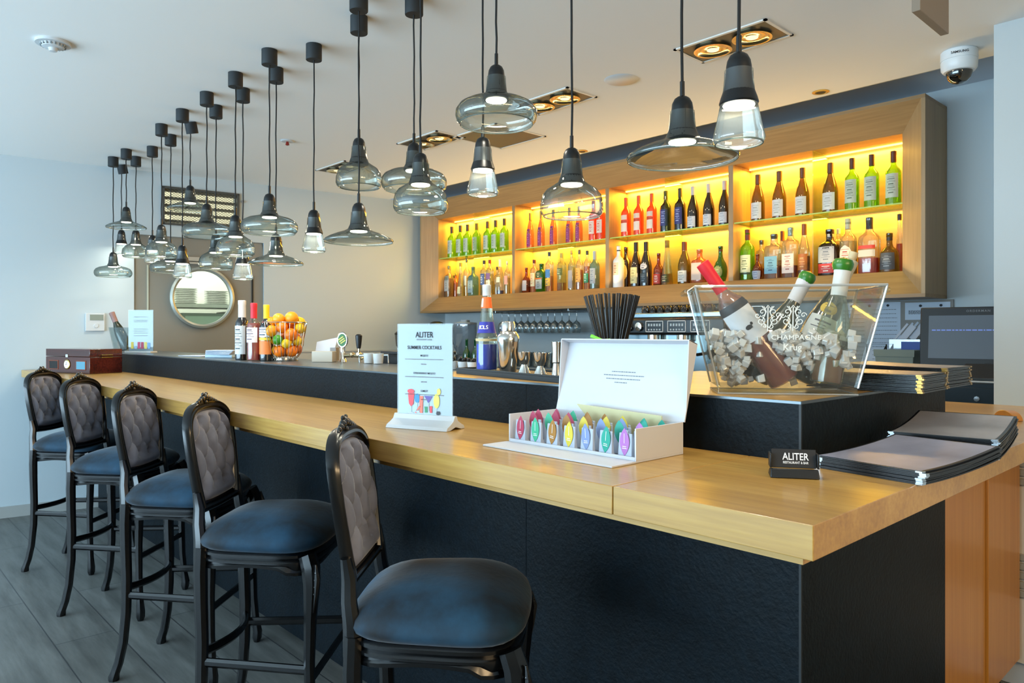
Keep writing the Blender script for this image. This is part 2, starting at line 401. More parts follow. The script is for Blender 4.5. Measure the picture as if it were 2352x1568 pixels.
# ================================================================== the bar itself
bar = thing('bar', 'long dark textured bar body carrying the raised ledge', 'bar')
XE, YF, YB, YL = -.75, 1.565, 2.528, 1.99
XL = -6.53
b = MB(); b.box(XL, -1.62, YF, YL, 0.005, LT-.003); b.box(-1.62, XE, YF, YB, .005, LT-.003)
b.build('body_panel', slate, bar, smooth=0, bevel=.002)
b = MB(); b.box(XL, XE+.001, YF-.002, YF+.004, LT-.006, LT); b.box(XE-.004, XE+.002, YF, YB, LT-.006, LT)
b.build('edge_trim', mat('edge_trim_metal', '#5d6468', .3, .8), bar, smooth=0)
b = MB(); b.box(XE-.004, XE+.0012, YF-.0012, YF+.004, .005, LT-.006); b.build('corner_joint', mat('corner_joint','#0c0f11',.5), bar, smooth=0)
b = MB(); b.box(XL, -2.25, YF+.005, YL, LT-.003, LT); b.build('ledge_top', mat('ledge_top_grey', '#4c5459', .28, .2), bar, smooth=0)
b = MB(); b.box(-2.25, -1.62, YF+.005, YL, LT-.003, LT); b.box(-1.62, XE-.005, YF+.005, YB, LT-.003, LT); b.build('ledge_board', oak_x, bar, smooth=0)
ct = thing('bar_counter', 'thick oak counter running along the dark bar and round its end', 'counter')
YC, XC = 1.067, -.4925
TH = .0535
b = MB(); b.prism([(-6.64,YC),(-.874,YC),(-.874,YF-.001),(-6.58,YF-.001)], CT-TH, CT); b.build('counter_board', oak_x, ct, bevel=.0015)
b = MB(); b.prism([(-.872,YC),(XC,YC),(XC,3.395),(-1.1,3.395),(-1.1,YB+.002),(XE+.001,YB+.002),(XE+.001,YF-.001),(-.872,YF-.001)], CT-TH, CT); b.build('counter_return', oak_x, ct, bevel=.0015, smooth=0)
b = MB(); b.box(-6.60, XC-.03, YC+.03, YC+.10, CT-TH-.018, CT-TH-.0005); b.box(XC-.10, XC-.03, YC+.10, 3.38, CT-TH-.018, CT-TH-.0005); b.build('under_lip', oak_x, ct, smooth=0)
pn = thing('oak_side_panels', 'plain warm oak panels under the counter end, right of the black bar body', 'panel')
b = MB(); b.box(-.80, XE-.004, YB+.004, 2.965, .13, CT-TH-.001); b.build('front_panel', panel_oak, pn, bevel=.002)
b = MB(); b.box(-.80, XE+.004, 2.971, 3.39, .13, CT-TH-.001); b.build('end_panel', panel_oak, pn, bevel=.002)
b = MB(); b.box(-.90, -.81, YB+.004, 3.39, .003, CT-TH-.002); b.build('plinth', mat('plinth_dark','#1a1a1a',.6), pn)
# louvred white unit at the far right
lu = thing('louvred_unit', 'pale storage unit with two bands of horizontal slats at far right edge', 'cabinet')
b = MB(); b.box(-1.05, .4, 3.43, 3.71, .10, 1.05); b.build('unit_body', mat('cream_panel','#e3d6c2',.5), lu)
b = MB(); b.box(-1.05, .4, 3.45, 3.71, 0.002, .10); b.build('unit_base', white_plastic, lu)
for z0 in (.36, .80):
    for k in range(5): 
        b = MB(); b.box(-1.0, .38, 3.418, 3.43, z0+k*.036, z0+k*.036+.027); b.build('slat', mat('slat_grey','#a59f90',.5), lu, bevel=.003)
# rounded oak stop on the counter
b = MB().at(Mt(-.655, 2.83, CT+.0005, rz=R(-42), rx=R(90)))
pl = [(.05*cos(a*pi/16), .05*sin(a*pi/16)*.62) for a in range(17)]
b.prism(pl, -.015, .015); o = b.build('rounded_wooden_block', panel_oak, bevel=.002); tag(o, 'small half-round orange wooden block on the counter behind the menus', 'wooden block')
# ================================================================== pendant lamps
sock_m = mat('pendant_socket', '#0a0d0f', .35, spec=.5)
cord_m = mat('pendant_cord', '#0c0d0e', .7)
can_m = mat('pendant_canopy', '#1c2124', .7)
gl_D = glass('pendant_glass', '#e3ebe7', '#566661', .22, body=.03, bodycol='#c8d8d4', blend=.3, fres=.42)
gl_C = glass('pendant_glass_clear', '#eef4f3', '#8d9a9b', .22, body=.04, bodycol='#e8f0f2', blend=.3, fres=.42)
rim_m = glass('pendant_glass_rim', '#b8c6c0', '#4d5a56', .35, body=.25, bodycol='#a8b8b0')
led_m = emitter('pendant_led', '#fff6dc', 22.0)
led_off = mat('pendant_led_off', '#4d5654', .3)
SHADE = {
 'D': [(.0300,-.037),(.0305,-.055),(.034,-.085),(.043,-.104),(.060,-.113),(.085,-.121),(.112,-.132),(.131,-.143),(.1365,-.149),(.1335,-.154)],
 'M': [(.0300,-.037),(.0305,-.055),(.034,-.085),(.043,-.102),(.065,-.109),(.095,-.116),(.118,-.128),(.1295,-.145),(.1310,-.162),(.1265,-.178),(.117,-.187)],
 'B': [(.0300,-.037),(.0305,-.055),(.034,-.085),(.042,-.105),(.058,-.116),(.077,-.128),(.090,-.145),(.0960,-.170),(.0965,-.192),(.0925,-.203),(.0855,-.208)],
 'C': [(.0300,-.037),(.0305,-.055),(.033,-.080),(.038,-.105),(.044,-.135),(.0505,-.165),(.0548,-.183),(.0535,-.190),(.0495,-.194)],
}
def mesh_of(o): me = o.data; bpy.data.objects.remove(o); return me
PM = {}
b = MB(); b.lathe([(.0005,0),(.012,-.001),(.019,-.006),(.0245,-.017),(.0268,-.030),(.0272,-.048),(.0285,-.062),(.0325,-.080),(.0385,-.097),(.0415,-.108),(.0395,-.1115),(.033,-.112)], 28)
PM['socket'] = mesh_of(b.build('socket', sock_m))
b = MB(); b.lathe([(.0062,-.002),(.0058,.037),(.0045,.038)], 12); PM['collar'] = mesh_of(b.build('cord_grip', sock_m))
b = MB(); b.lathe([(0.0001,-.1145),(.0325,-.1145),(.0335,-.112)], 24, capt=False); PM['led'] = mesh_of(b.build('led_disc', led_m))
b = MB(); b.lathe([(0.0001,-.1145),(.0325,-.1145),(.0335,-.112)], 24, capt=False); PM['led_off'] = mesh_of(b.build('led_disc', led_off))
for k, pr in SHADE.items():
    b = MB(); b.lathe(pr, 48, capb=False, capt=False)
    PM[k] = mesh_of(b.build('glass_shade', gl_C if k == 'C' else gl_D, smooth=80))
    r, z = pr[-1]; b = MB(); b.tube([(r*cos(2*pi*i/48), r*sin(2*pi*i/48), z) for i in range(48)], .0019, 6, closed=True)
    PM[k+'r'] = mesh_of(b.build('shade_rim', rim_m))
b = MB(); b.lathe([(.0355,-.072),(.0365,-.070),(.0365,0),(.0001,0)], 20, capt=False); PM['canopy'] = mesh_of(b.build('ceiling_canopy', can_m, smooth=40))
def child(name, me, parent, loc=(0,0,0), rot=None):
    o = bpy.data.objects.new(name, me); C.objects.link(o); o.parent = parent; o.location = loc
    if rot: o.rotation_euler = rot
    return o
def pendant(kind, X, Y, ztop, label, lit=True, tilt=0.0, pw=1.15):
    r = thing('pendant_lamp', label, 'pendant lamp', (X, Y, ztop), group='glass pendant lamps over the bar')
    child('socket', PM['socket'], r); child('cord_grip', PM['collar'], r)
    g = child('glass_shade', PM[kind], r); child('shade_rim', PM[kind+'r'], g)
    child('led_disc', PM['led' if lit else 'led_off'], r)
    L = CH - ztop
    n = 9; ph = random.random()*6
    b = MB(); b.tube([(.0025*sin(ph+i*1.3)*(0 < i < n-1), .0025*cos(ph+i*1.7)*(0 < i < n-1), .036+(L-.05-.036)*i/(n-1)) for i in range(n)], .0036, 6)
    b.build('cord', cord_m, r)
    child('ceiling_canopy', PM['canopy'], r, (0, 0, L-.0005), (tilt, tilt*.6, 0))
    if lit:
        ld_ = bpy.data.lights.new('pendant_light', 'AREA'); ld_.shape = 'DISK'; ld_.size = .06; ld_.energy = pw; ld_.color = (1, .93, .78)
        lo = bpy.data.objects.new('pendant_light', ld_); C.objects.link(lo); lo.parent = r; lo.location = (0, 0, -.118)
    return r
# (kind, column, canopy top row or None, socket top row, Y if known, label, lit, tilt)
PEND = [
 ('M', 260, 361, 579, None, 'small squat glass pendant lowest and leftmost of all, glowing against the white wall', 1, 0),
 ('C', 279, 378, 528, None, 'narrow conical pendant just right of the leftmost one, behind the flat disc shade', 1, .25),
 ('D', 290, 343, 475, None, 'wide flat disc pendant above the leftmost cluster, in front of the white wall', 1, 0),
 ('B', 312, 360, 528, None, 'small bell shaped pendant under the right side of the far left disc shade', 1, 0),
 ('C', 350, 337, 540, None, 'narrow conical pendant half hidden behind a bell shade left of the taupe door', 1, 0),
 ('B', 371, 286, 516, None, 'rounded bell pendant hanging before the upper left corner of the taupe door', 1, 0),
 ('M', 392, 310, 562, None, 'squat glass pendant hanging just left of the round door window', 1, 0),
 ('C', 419, 252, 563, None, 'narrow conical pendant hanging directly above the left rim of the round door window', 1, 0),
 ('D', 437, 280, 426, None, 'flat disc pendant in front of the wall grille, under a crooked ceiling canopy', 1, .25),
 ('M', 475, 213, 468, None, 'unlit squat pendant in front of the lower right of the wall grille', 0, 0),
 ('B', 496, 243, 537, None, 'bell shaped pendant just above the top of the round door window', 1, 0),
 ('B', 541, 168, 494, None, 'bell shaped pendant overlapping the upper right of the round door window area', 1, 0),
 ('C', 558, 204, 560, None, 'narrow conical pendant low behind a bell shade at the right of the taupe door', 1, 0),
 ('M', 619, 115, 445, None, 'squat glass pendant directly above a flat disc one at the taupe door right edge', 1, 0),
 ('D', 634, 157, 537, None, 'flat disc pendant hanging below a squat one, above the wine bottles on the ledge', 1, 0),
 ('C', 721, 103, 482, None, 'lone narrow conical pendant above the fruit basket', 1, 0),
 ('B', 824.5, 38, 317, None, 'unlit bell pendant sharing its line with a big disc lamp hanging below it', 0, 0),
 ('D', 824, -16, 466, None, 'large flat disc pendant hanging below an unlit bell shade left of the bottle cabinet', 1, 0),
 ('M', 951, None, 328, 1.71, 'squat pendant partly hidden behind a bell shade at the left end of the bottle cabinet', 1, 0),
 ('B', 966, None, 352, 1.535, 'bell shaped pendant in front of the cabinet upper left corner', 1, 0),
 ('C', 1109, None, 316, 1.63, 'narrow conical pendant hanging under the large squat one at picture centre', 1, 0),
 ('M', 1140, None, 150, 1.56, 'largest squat glass pendant, high above the blue liqueur bottle', 1, 0),
 ('B', 1313, None, 340, 1.66, 'bell shaped pendant in front of the second bottle bay, above the drinking straws', 1, 0),
 ('D', 1567, None, 222, 1.54, 'largest flat disc pendant, in front of the third bottle bay', 1, 0),
 ('C', 1697, None, 122, 1.43, 'large conical pendant nearest the camera, rightmost of all', 1, 0),
]
for kd, px, py, ps, Y, lab, lit, tilt in PEND:
    if Y is None: X, Yw, dep = on_z(px, py, CH)
    else: X, dep = on_y(px, Y); Yw = Y
    pendant(kd, X, Yw, z_at(ps, dep)-.0, lab, lit, tilt)

# ================================================================== ceiling fittings
housing_black = mat('fixture_black', '#0f1012', .5)
trim_grey = mat('fixture_trim', '#dedbd4', .5)
lens_warm = emitter('downlight_lens', '#ffe9b0', 1.6)
refl_m = mat('reflector', '#d9c9a0', .15, 1.0)
def twin(X, Y, label, power=6):
    r = thing('twin_downlight', label, 'ceiling light', (X, Y, CH), group='recessed twin downlights')
    a, c = .235, .125
    b = MB(); b.box(-a,a,-c,-c+.014,-.006,0); b.box(-a,a,c-.014,c,-.006,0); b.box(-a,-a+.014,-c,c,-.006,0); b.box(a-.014,a,-c,c,-.006,0)
    b.build('trim_frame', trim_grey, r)
    b = MB(); b.box(-a+.014,a-.014,-c+.014,c-.014,-.003,0); b.build('black_recess', housing_black, r)
    for s in (-1, 1):
        b = MB(); b.lathe([(.086,0),(.088,-.012),(.078,-.012),(.070,-.006),(.045,-.004),(.03,-.007),(.03,-.004)], 28, (s*.1,0,-.003), capb=False, capt=False)
        g = b.build('lamp_ring', refl_m, r)
        b = MB(); b.lathe([(.0001,-.006),(.026,-.008),(.029,-.004)], 16, (s*.1,0,-.003), capt=False); b.build('lamp_lens', lens_warm, g)
    l = bpy.data.lights.new('downlight', 'AREA'); l.shape = 'RECTANGLE'; l.size = .34; l.size_y = .12; l.energy = power; l.color = (1, .80, .52)
    lo = bpy.data.objects.new('downlight', l); C.objects.link(lo); lo.parent = r; lo.location = (0,0,-.02)
twin(-1.79, 3.05, 'recessed twin ceiling downlight nearest the camera, beside the rightmost pendant')
twin(-2.96, 3.07, 'recessed twin ceiling downlight second from the right, left of the round speaker')
twin(-4.14, 3.07, 'recessed twin ceiling downlight third from the right, beyond the big squat pendant')
twin(-5.31, 3.06, 'recessed twin ceiling downlight farthest away, behind the unlit bell pendant')
r = thing('square_ceiling_light', 'square recessed ceiling fixture seen through the largest squat pendant', 'ceiling light', (-3.74, 3.35, CH))
b = MB(); a = .23
for (x0,x1,y0,y1) in ((-a,a,-a,-a+.014),(-a,a,a-.014,a),(-a,-a+.014,-a,a),(a-.014,a,-a,a)): b.box(x0,x1,y0,y1,-.006,0)
b.build('trim_frame', trim_grey, r)
b = MB(); b.box(-a+.014,a-.014,-a+.014,a-.014,-.003,0); b.build('black_recess', housing_black, r)
def disc_thing(name, label, cat, px, py, rad, prof, m, z=CH, group=None, rz=0):
    X, Y, d = on_z(px, py, z)
    r = thing(name, label, cat, (X, Y, z), rz, group)
    b = MB(); b.lathe([(q*rad, h) for q, h in prof], 36, capb=False); b.build('cover', m, r)
    return r
disc_thing('ceiling_speaker', 'flat round white ceiling speaker between the twin downlights', 'speaker', 1427, 183, .092, [(0.001,-.006),(.9,-.006),(1,0)], white_plastic)
for px, py, lb in ((1885, 211, 'small round spotlight in the ceiling above the right end of the bottle cabinet'), (1336, 347, 'small round ceiling spotlight behind the bell pendant above the straws')):
    r = disc_thing('ceiling_spotlight', lb, 'ceiling light', px, py, .045, [(.6,-.002),(.7,-.006),(1,-.003),(1.0,0)], mat('spot_ring_gold','#cfae5a',.3,.6), group='small ceiling spotlights')
    b = MB(); b.lathe([(0.001,-.004),(.027,-.004)], 20, capt=False); b.build('lamp_face', housing_black, r)
    l = bpy.data.lights.new('spot_glow', 'SPOT'); l.energy = 5; l.color = (1, .74, .38); l.spot_size = R(120); l.spot_blend = .8; l.shadow_soft_size = .03
    lo = bpy.data.objects.new('spot_glow', l); C.objects.link(lo); lo.parent = r; lo.location = (0,0,-.02)
sd = disc_thing('smoke_detector', 'white round smoke detector on the ceiling at upper left', 'smoke detector', 122, 96, .072, [(.001,-.030),(.35,-.030),(.62,-.026),(.72,-.014),(1,-.013),(1,0)], white_plastic)
b = MB()
for k in range(18):
    a = 2*pi*k/18; b.at(Mt(rz=a)); b.box(.046,.052,-.003,.003,-.024,-.014)
b.build('vent_slots', mat('vent_grey','#7b8386',.6), sd)
b = MB(); b.lathe([(.001,-.046),(.016,-.044),(.02,-.030)], 20, capt=False); b.build('sensor_chamber', white_plastic, sd)
sp = disc_thing('sprinkler_head', 'little white ceiling sprinkler with a red tip', 'sprinkler', 660, 323, .05, [(.001,-.008),(.8,-.008),(1,0)], white_plastic)
b = MB(); b.lathe([(.001,-.035),(.014,-.03),(.008,-.008)], 12, capt=False); b.build('red_bulb', mat('sprinkler_red','#8a2a20',.4), sp)
# dome camera
X, Y, d = on_z(2203, 118, CH)
cam_t = thing('security_camera', 'white ceiling dome camera with a smoked black lens dome', 'security camera', (X, Y, CH), R(40))
b = MB(); b.lathe([(.074,0),(.078,-.004),(.079,-.045),(.076,-.046),(.076,-.049),(.078,-.05),(.076,-.085),(.066,-.098),(.055,-.1)], 40, capb=False); b.build('housing', mat('camera_white','#e6eaec',.35), cam_t)
b = MB(); b.lathe([(.056,-.098),(.055,-.112),(.047,-.132),(.03,-.148),(.012,-.154),(.0005,-.155)], 32, capb=False, capt=False); b.build('lens_dome', mat('smoked_dome','#07090b',.05, spec=.9, coat=1), cam_t)
text('maker_lettering', 'SAMSUNG', .016, dark_ink, cam_t, (-.03,-.0735,-.026), (R(90),0,-R(22)))
# hung panel near the ceiling, right
hp = MB(); hp.box(-.905, -.877, 2.70, 2.995, 2.49, CH-.001)
o = hp.build('hanging_panel', mat('taupe_board','#8c7d6c',.6), bevel=.002); tag(o, 'taupe board hanging from the ceiling at upper right', 'panel')

# ================================================================== bar stools
velvet = mat('blue_velvet', '#0a2438', .8, sheen=.3, vary=(6, '#01060b', '#164560'), bump=(60,.25,.003))
fabric = mat('grey_velvet', '#72768a', .8, sheen=.45, vary=(7, '#626678', '#84889a'), bump=(220,.12,.001))
rubbed = mat('rubbed_gilt_edge', '#4a4030', .3, .5)
def seat_outline(grow=0.0, n=56):
    pts = []
    for i in range(n):
        a = 2*pi*i/n; ca, sa = cos(a), sin(a)
        e = 4.2; q = 1/((abs(ca)**e+abs(sa)**e)**(1/e))
        x = ca*q; y = sa*q
        w = .198 + .036*(x+1)/2
        xx = x*.200 + (.016*cos(y*pi*.5)**1 if x > 0 else -.0)*max(0, x)
        pts.append((xx + grow*ca*q, y*(w+grow)))
    return pts
SB_LEAN = R(8.5)
def back_pt(y, s, off=0.0):      # point on the curved, leaning back: y across, s height along it
    x = -.205 - s*sin(SB_LEAN) + 0.35*y*y + off*cos(SB_LEAN)
    return (x, y, .80 + s*cos(SB_LEAN) + off*sin(SB_LEAN))
def back_outline(d=0.0, n=14):   # closed loop (y, s), d = inset
    P = []
    # left side up, arch, right side down, bottom
    w0, w1, sh, top = .142-d, .170-d, .235, .354-d
    L = []
    for i in range(n): t = i/(n-1); L.append((w0+(w1-w0)*sin(t*pi/2)**.9, d+ t*(sh-d)))
    A = []
    for i in range(1, n*2):
        t = i/(n*2); a = t*pi
        e = 2.9; ca, sa = cos(a), sin(a); q = 1/((abs(ca)**e+abs(sa)**e)**(1/e))
        A.append((w1*ca*q, sh+(top-sh)*sa*q))
    right = L; left = [(-y, s) for y, s in reversed(L)]
    bot = [(-w0+2*w0*i/6, d-.006*sin(pi*i/6)) for i in range(1, 6)]
    return right + A + left + bot
def make_stool():
    r = thing('bar_stool', 'x', 'bar stool', group='tufted bar stools along the counter')
    # seat rail with a moulded double bead
    b = MB(); o0, o1 = seat_outline(0), seat_outline(-.03)
    n = len(o0); prof = [(-.028,.640),(-.002,.640),(0,.650),(-.004,.655),(.003,.662),(.003,.668),(-.003,.674),(.004,.682),(.004,.690),(-.003,.697),(-.028,.700)]
    vs = []; fs = []
    for g, z in prof:
        for (x, y) in seat_outline(g): 
            dip = .012*cos(y/.24*pi)*(1 if x > .12 else 0) + .010*cos(x/.24*pi)*(1 if abs(y) > .15 else 0)
            vs.append((x, y, z + (dip if z < .66 else dip*.0)))
    m = len(prof)
    for i in range(m):
        for k in range(n): fs.append((i*n+k, i*n+(k+1)%n, ((i+1)%m)*n+(k+1)%n, ((i+1)%m)*n+k))
    b.add(vs, fs); b.build('seat_rail', black_frame, r)
    # cushion
    b = MB(); vs = []; fs = []; rings = 12
    lv = [(-.002,.698),(.010,.708),(.015,.722),(.010,.736)]
    for g, z in lv:
        for x, y in seat_outline(g): vs.append((x, y, z))
    base = seat_outline(.010)
    for j in range(1, rings):
        t = 1-j/rings
        for x, y in base:
            h = .736 + .066*(1-t**2.6)**.8
            h += .0
            vs.append((x*t, y*t, h))
    vs.append((0,0,.802))
    L = len(lv)+rings-1
    for i in range(L-1):
        for k in range(n): fs.append((i*n+k, i*n+(k+1)%n, (i+1)*n+(k+1)%n, (i+1)*n+k))
    c_ = len(vs)-1
    for k in range(n): fs.append(((L-1)*n+k, (L-1)*n+(k+1)%n, c_))
    b.add(vs, fs); b.build('seat_cushion', velvet, r, smooth=75)
    # legs
    def leg(pts, rad, name='leg'):
        q = MB(); q.tube(pts, [a for a in rad], 8, w=[a for a in rad], up=(1,0,0)); return q
    for s in (1, -1):
        q = leg([(.188,s*.208,.69),(.202,s*.216,.655),(.206,s*.219,.60),(.200,s*.215,.50),(.196,s*.213,.36),(.200,s*.216,.20),(.208,s*.221,.10),(.214,s*.226,.045),(.212,s*.224,.018),(.211,s*.223,.0)],
            [.026,.028,.0245,.019,.0165,.0150,.0145,.019,.019,.013])
        q.tube([(.222+.003,s*.236,.67),(.232,s*.240,.63),(.226,s*.236,.58),(.214,s*.230,.52)], [.003,.010,.007,.003], 6)
        for k in range(4): q.sphere((.228-.003*k, s*(.238-.001*k), .645-.022*k), .0075-.001*k, 8, 6)
        q.build('leg', black_frame, r)
        q = leg([(-.183,s*.170,.70),(-.186,s*.171,.62),(-.184,s*.171,.52),(-.180,s*.171,.40),(-.182,s*.172,.27),(-.192,s*.176,.15),(-.208,s*.181,.07),(-.222,s*.184,.03),(-.227,s*.185,.012),(-.228,s*.185,0)],
            [.021,.021,.020,.019,.018,.017,.0165,.0165,.020,.019])
        q.build('leg', black_frame, r)
    def bar_(pts, name): q = MB(); q.tube(pts, .014, 8, w=.010, up=(0,0,1)); q.build(name, black_frame, r)
    for s in (1, -1): bar_([(-.183, s*.171,.335),(0,s*.190,.335),(.197,s*.213,.335)], 'stretcher')
    bar_([(.197,-.213,.30),(.197,0,.30),(.197,.213,.30)], 'stretcher')
    bar_([(-.182+.05*(1-(t/6)**2), .172*t/6, .365) for t in range(-6,7)], 'stretcher')
    # back posts
    for s in (1, -1):
        q = MB(); q.tube([(-.186,s*.171,.655),(-.188,s*.168,.72),(-.197,s*.160,.77),back_pt(s*.150,.02),back_pt(s*.156,.07)], [.021,.020,.018,.017,.012], 8, w=[.017,.016,.015,.015,.010], up=(1,0,0)); q.build('back_post', black_frame, r)
    # moulded back frame
    F = MB(); out = back_outline(0.0); K = len(out)
    secs = [(.000,-.014),(-.001,.004),(.004,.012),(.009,.006),(.013,.015),(.020,.015),(.023,.007),(.028,.010),(.032,.004),(.034,-.012)]
    rows = []
    for d, off in secs:
        o_ = back_outline(d); rows.append([back_pt(y, s, off) for y, s in o_])
    vs = [p for row in rows for p in row]; fs = []; m = len(secs)
    for i in range(m):
        for k in range(K): fs.append((i*K+k, i*K+(k+1)%K, ((i+1)%m)*K+(k+1)%K, ((i+1)%m)*K+k))
    F.add(vs, fs); fr = F.build('back_frame', black_frame, r, smooth=50)
    # carved crest
    q = MB()
    for k, (y, s, rr) in enumerate([(0,.366,.015),(-.020,.362,.013),(.020,.362,.013),(-.040,.356,.011),(.040,.356,.011),(0,.348,.010),(-.058,.352,.009),(.058,.352,.009),(-.075,.347,.007),(.075,.347,.007),(-.012,.376,.008),(.012,.376,.008)]):
        x, yy, z = back_pt(y, s, .006); q.sphere((x,yy,z), rr, 10, 7, sx=.75, sz=.8)
    q.build('carved_crest', mat('crest_lacquer','#14130f',.25,coat=.4), fr)
    # tufted pad
    btn = []
    for row, s in enumerate((.295,.222,.149,.076)):
        ys = (-.078,-.0,.078) if row % 2 == 0 else (-.117,-.039,.039,.117)
        for y in ys: btn.append((y, s))
    segs = [(p, q_) for i, p in enumerate(btn) for q_ in btn[i+1:] if abs(abs(p[1]-q_[1])-.073) < .01 and abs(p[0]-q_[0]) < .055]
    def dseg(y, s, a, c):
        vx, vy = c[0]-a[0], c[1]-a[1]; t = max(0, min(1, ((y-a[0])*vx+(s-a[1])*vy)/(vx*vx+vy*vy)))
        return sqrt((y-a[0]-t*vx)**2+(s-a[1]-t*vy)**2)
    ino = back_outline(.031); K2 = len(ino); cx, cs = 0, .165
    P = MB(); vs = []; fs = []; NR = 26
    for j in range(NR):
        t = 1-(j/NR)
        for y, s in ino:
            yy, ss = cx+(y-cx)*t, cs+(s-cs)*t
            edge = 1-t
            h = .030*min(1, (edge/.16))**.5 if edge < .16 else .030
            if edge > 0.02:
                db = min(sqrt((yy-a)**2+(ss-c)**2) for a, c in btn)
                dd = min(dseg(yy, ss, a, c) for a, c in segs)
                k_ = min(1, edge/.12)
                h -= k_*.030*math.exp(-(db/.014)**2) + k_*.020*math.exp(-(dd/.012)**2)
            vs.append(back_pt(yy, ss, h-.002))
    vs.append(back_pt(cx, cs, .018))
    for i in range(NR-1):
        for k in range(K2): fs.append((i*K2+k, i*K2+(k+1)%K2, (i+1)*K2+(k+1)%K2, (i+1)*K2+k))
    c_ = len(vs)-1
    for k in range(K2): fs.append(((NR-1)*K2+k, (NR-1)*K2+(k+1)%K2, c_))
    P.add(vs, fs)
    bk = [back_pt(y, s, -.012) for y, s in ino]; P.add(bk, [tuple(range(len(bk)))])
    pad = P.build('tufted_backrest', fabric, r, smooth=80)
    q = MB(); q.sphere((0,0,0), .0055, 8, 6); bme = mesh_of(q.build('tuft_button', fabric))
    for y, s in btn:
        if abs(y) < .105: child('tuft_button', bme, pad, back_pt(y, s, .001))
    return r
st0 = make_stool()
SPOTS = [(-5.06, 1.118, 44, 'farthest tufted bar stool, beside the white wall at the left end of the counter'),
         (-4.14, 1.118, 44, 'second bar stool from the far end of the counter, right of the farthest one'),
         (-3.22, 1.118, 44, 'middle bar stool of the five along the counter'),
         (-2.40, 1.118, 44, 'second nearest bar stool, just left of the one in the foreground'),
         (-1.46, 1.118, 44, 'nearest tufted bar stool with its wide blue seat in the foreground')]
for i, (x, y, a, lab) in enumerate(SPOTS):
    o = st0 if i == 0 else copy_tree(st0)
    o.location = (x, y, 0); o.rotation_euler = (0, 0, R(a)); o.scale = (.97, .97, 1.012); o['label'] = lab
# ================================================================== lit bottle cabinet
CX0, CX1, CZ0, CZ1, CYF, CYI, CYB = -6.11, -1.405, 1.595, 2.711, 4.40, 4.52, 4.76
IX0, IX1, IZ0, IZ1 = -5.961, -1.563, 1.753, 2.543
honey = wood('honey_back_wood', '#cf9a4e', '#daa85c', '#e2b56a', 'x', .7, .55, fine=30, bump=.05)
cab = thing('bottle_cabinet', 'long wall cabinet with splayed oak frame and four glowing bays of bottles', 'cabinet')
t = .02
b = MB()
b.hexa([(CX0,CYF,CZ1-t),(CX1,CYF,CZ1-t),(CX1,CYB,CZ1-t),(CX0,CYB,CZ1-t)], [(CX0,CYF,CZ1),(CX1,CYF,CZ1),(CX1,CYB,CZ1),(CX0,CYB,CZ1)])
b.add([(CX0+t,CYF,CZ1-t),(CX1-t,CYF,CZ1-t),(IX1,CYI,IZ1),(IX0,CYI,IZ1),(CX0+t,CYB,CZ1-t),(CX1-t,CYB,CZ1-t),(IX1,CYB,IZ1),(IX0,CYB,IZ1)], [(0,1,2,3),(3,2,6,7),(0,3,7,4),(1,5,6,2),(4,7,6,5),(0,4,5,1)])
b.build('top_frame', cab_x, cab, smooth=0)
b = MB()
b.hexa([(CX0,CYF,CZ0),(CX1,CYF,CZ0),(CX1,CYB,CZ0),(CX0,CYB,CZ0)], [(CX0,CYF,CZ0+t),(CX1,CYF,CZ0+t),(CX1,CYB,CZ0+t),(CX0,CYB,CZ0+t)])
b.add([(CX0+t,CYF,CZ0+t),(CX1-t,CYF,CZ0+t),(IX1,CYI,IZ0),(IX0,CYI,IZ0),(CX0+t,CYB,CZ0+t),(CX1-t,CYB,CZ0+t),(IX1,CYB,IZ0),(IX0,CYB,IZ0)], [(0,3,2,1),(3,7,6,2),(0,4,7,3),(1,2,6,5),(4,5,6,7),(0,1,5,4)])
b.build('bottom_frame', cab_x, cab, smooth=0)
for X, IX, s in ((CX0, IX0, 1), (CX1, IX1, -1)):
    b = MB(); xa, xb = sorted((X, X+s*t)); b.box(xa, xb, CYF, CYB, CZ0+t+.0005, CZ1-t-.0005)
    x = X+s*t
    b.add([(x,CYF,CZ0+t),(x,CYF,CZ1-t),(IX,CYI,IZ1),(IX,CYI,IZ0),(x,CYB,CZ0+t),(x,CYB,CZ1-t),(IX,CYB,IZ1),(IX,CYB,IZ0)], [(0,1,2,3),(3,2,6,7),(0,4,5,1),(4,7,6,5)])
    b.build('side_frame', cab_z, cab, smooth=0)
b = MB(); b.box(IX0, IX1, CYB-.008, CYB, IZ0, IZ1); b.build('back_panel', honey, cab, smooth=0)
DIV = [-4.847, -3.755, -2.663]
for x in DIV: b = MB(); b.box(x-.018, x+.018, CYI+.002, CYB-.009, IZ0+.0005, IZ1-.0005); b.build('divider', cab_z, cab, smooth=0)
edges = [IX0, DIV[0], DIV[1], DIV[2], IX1]
shelf_glass = glass('shelf_glass', '#fbfefa', '#b5d890', .08, body=.03, bodycol='#c6e08c', fres=.2)
strip = emitter('led_strip', '#ffc84a', 9.0)
SH = 2.150
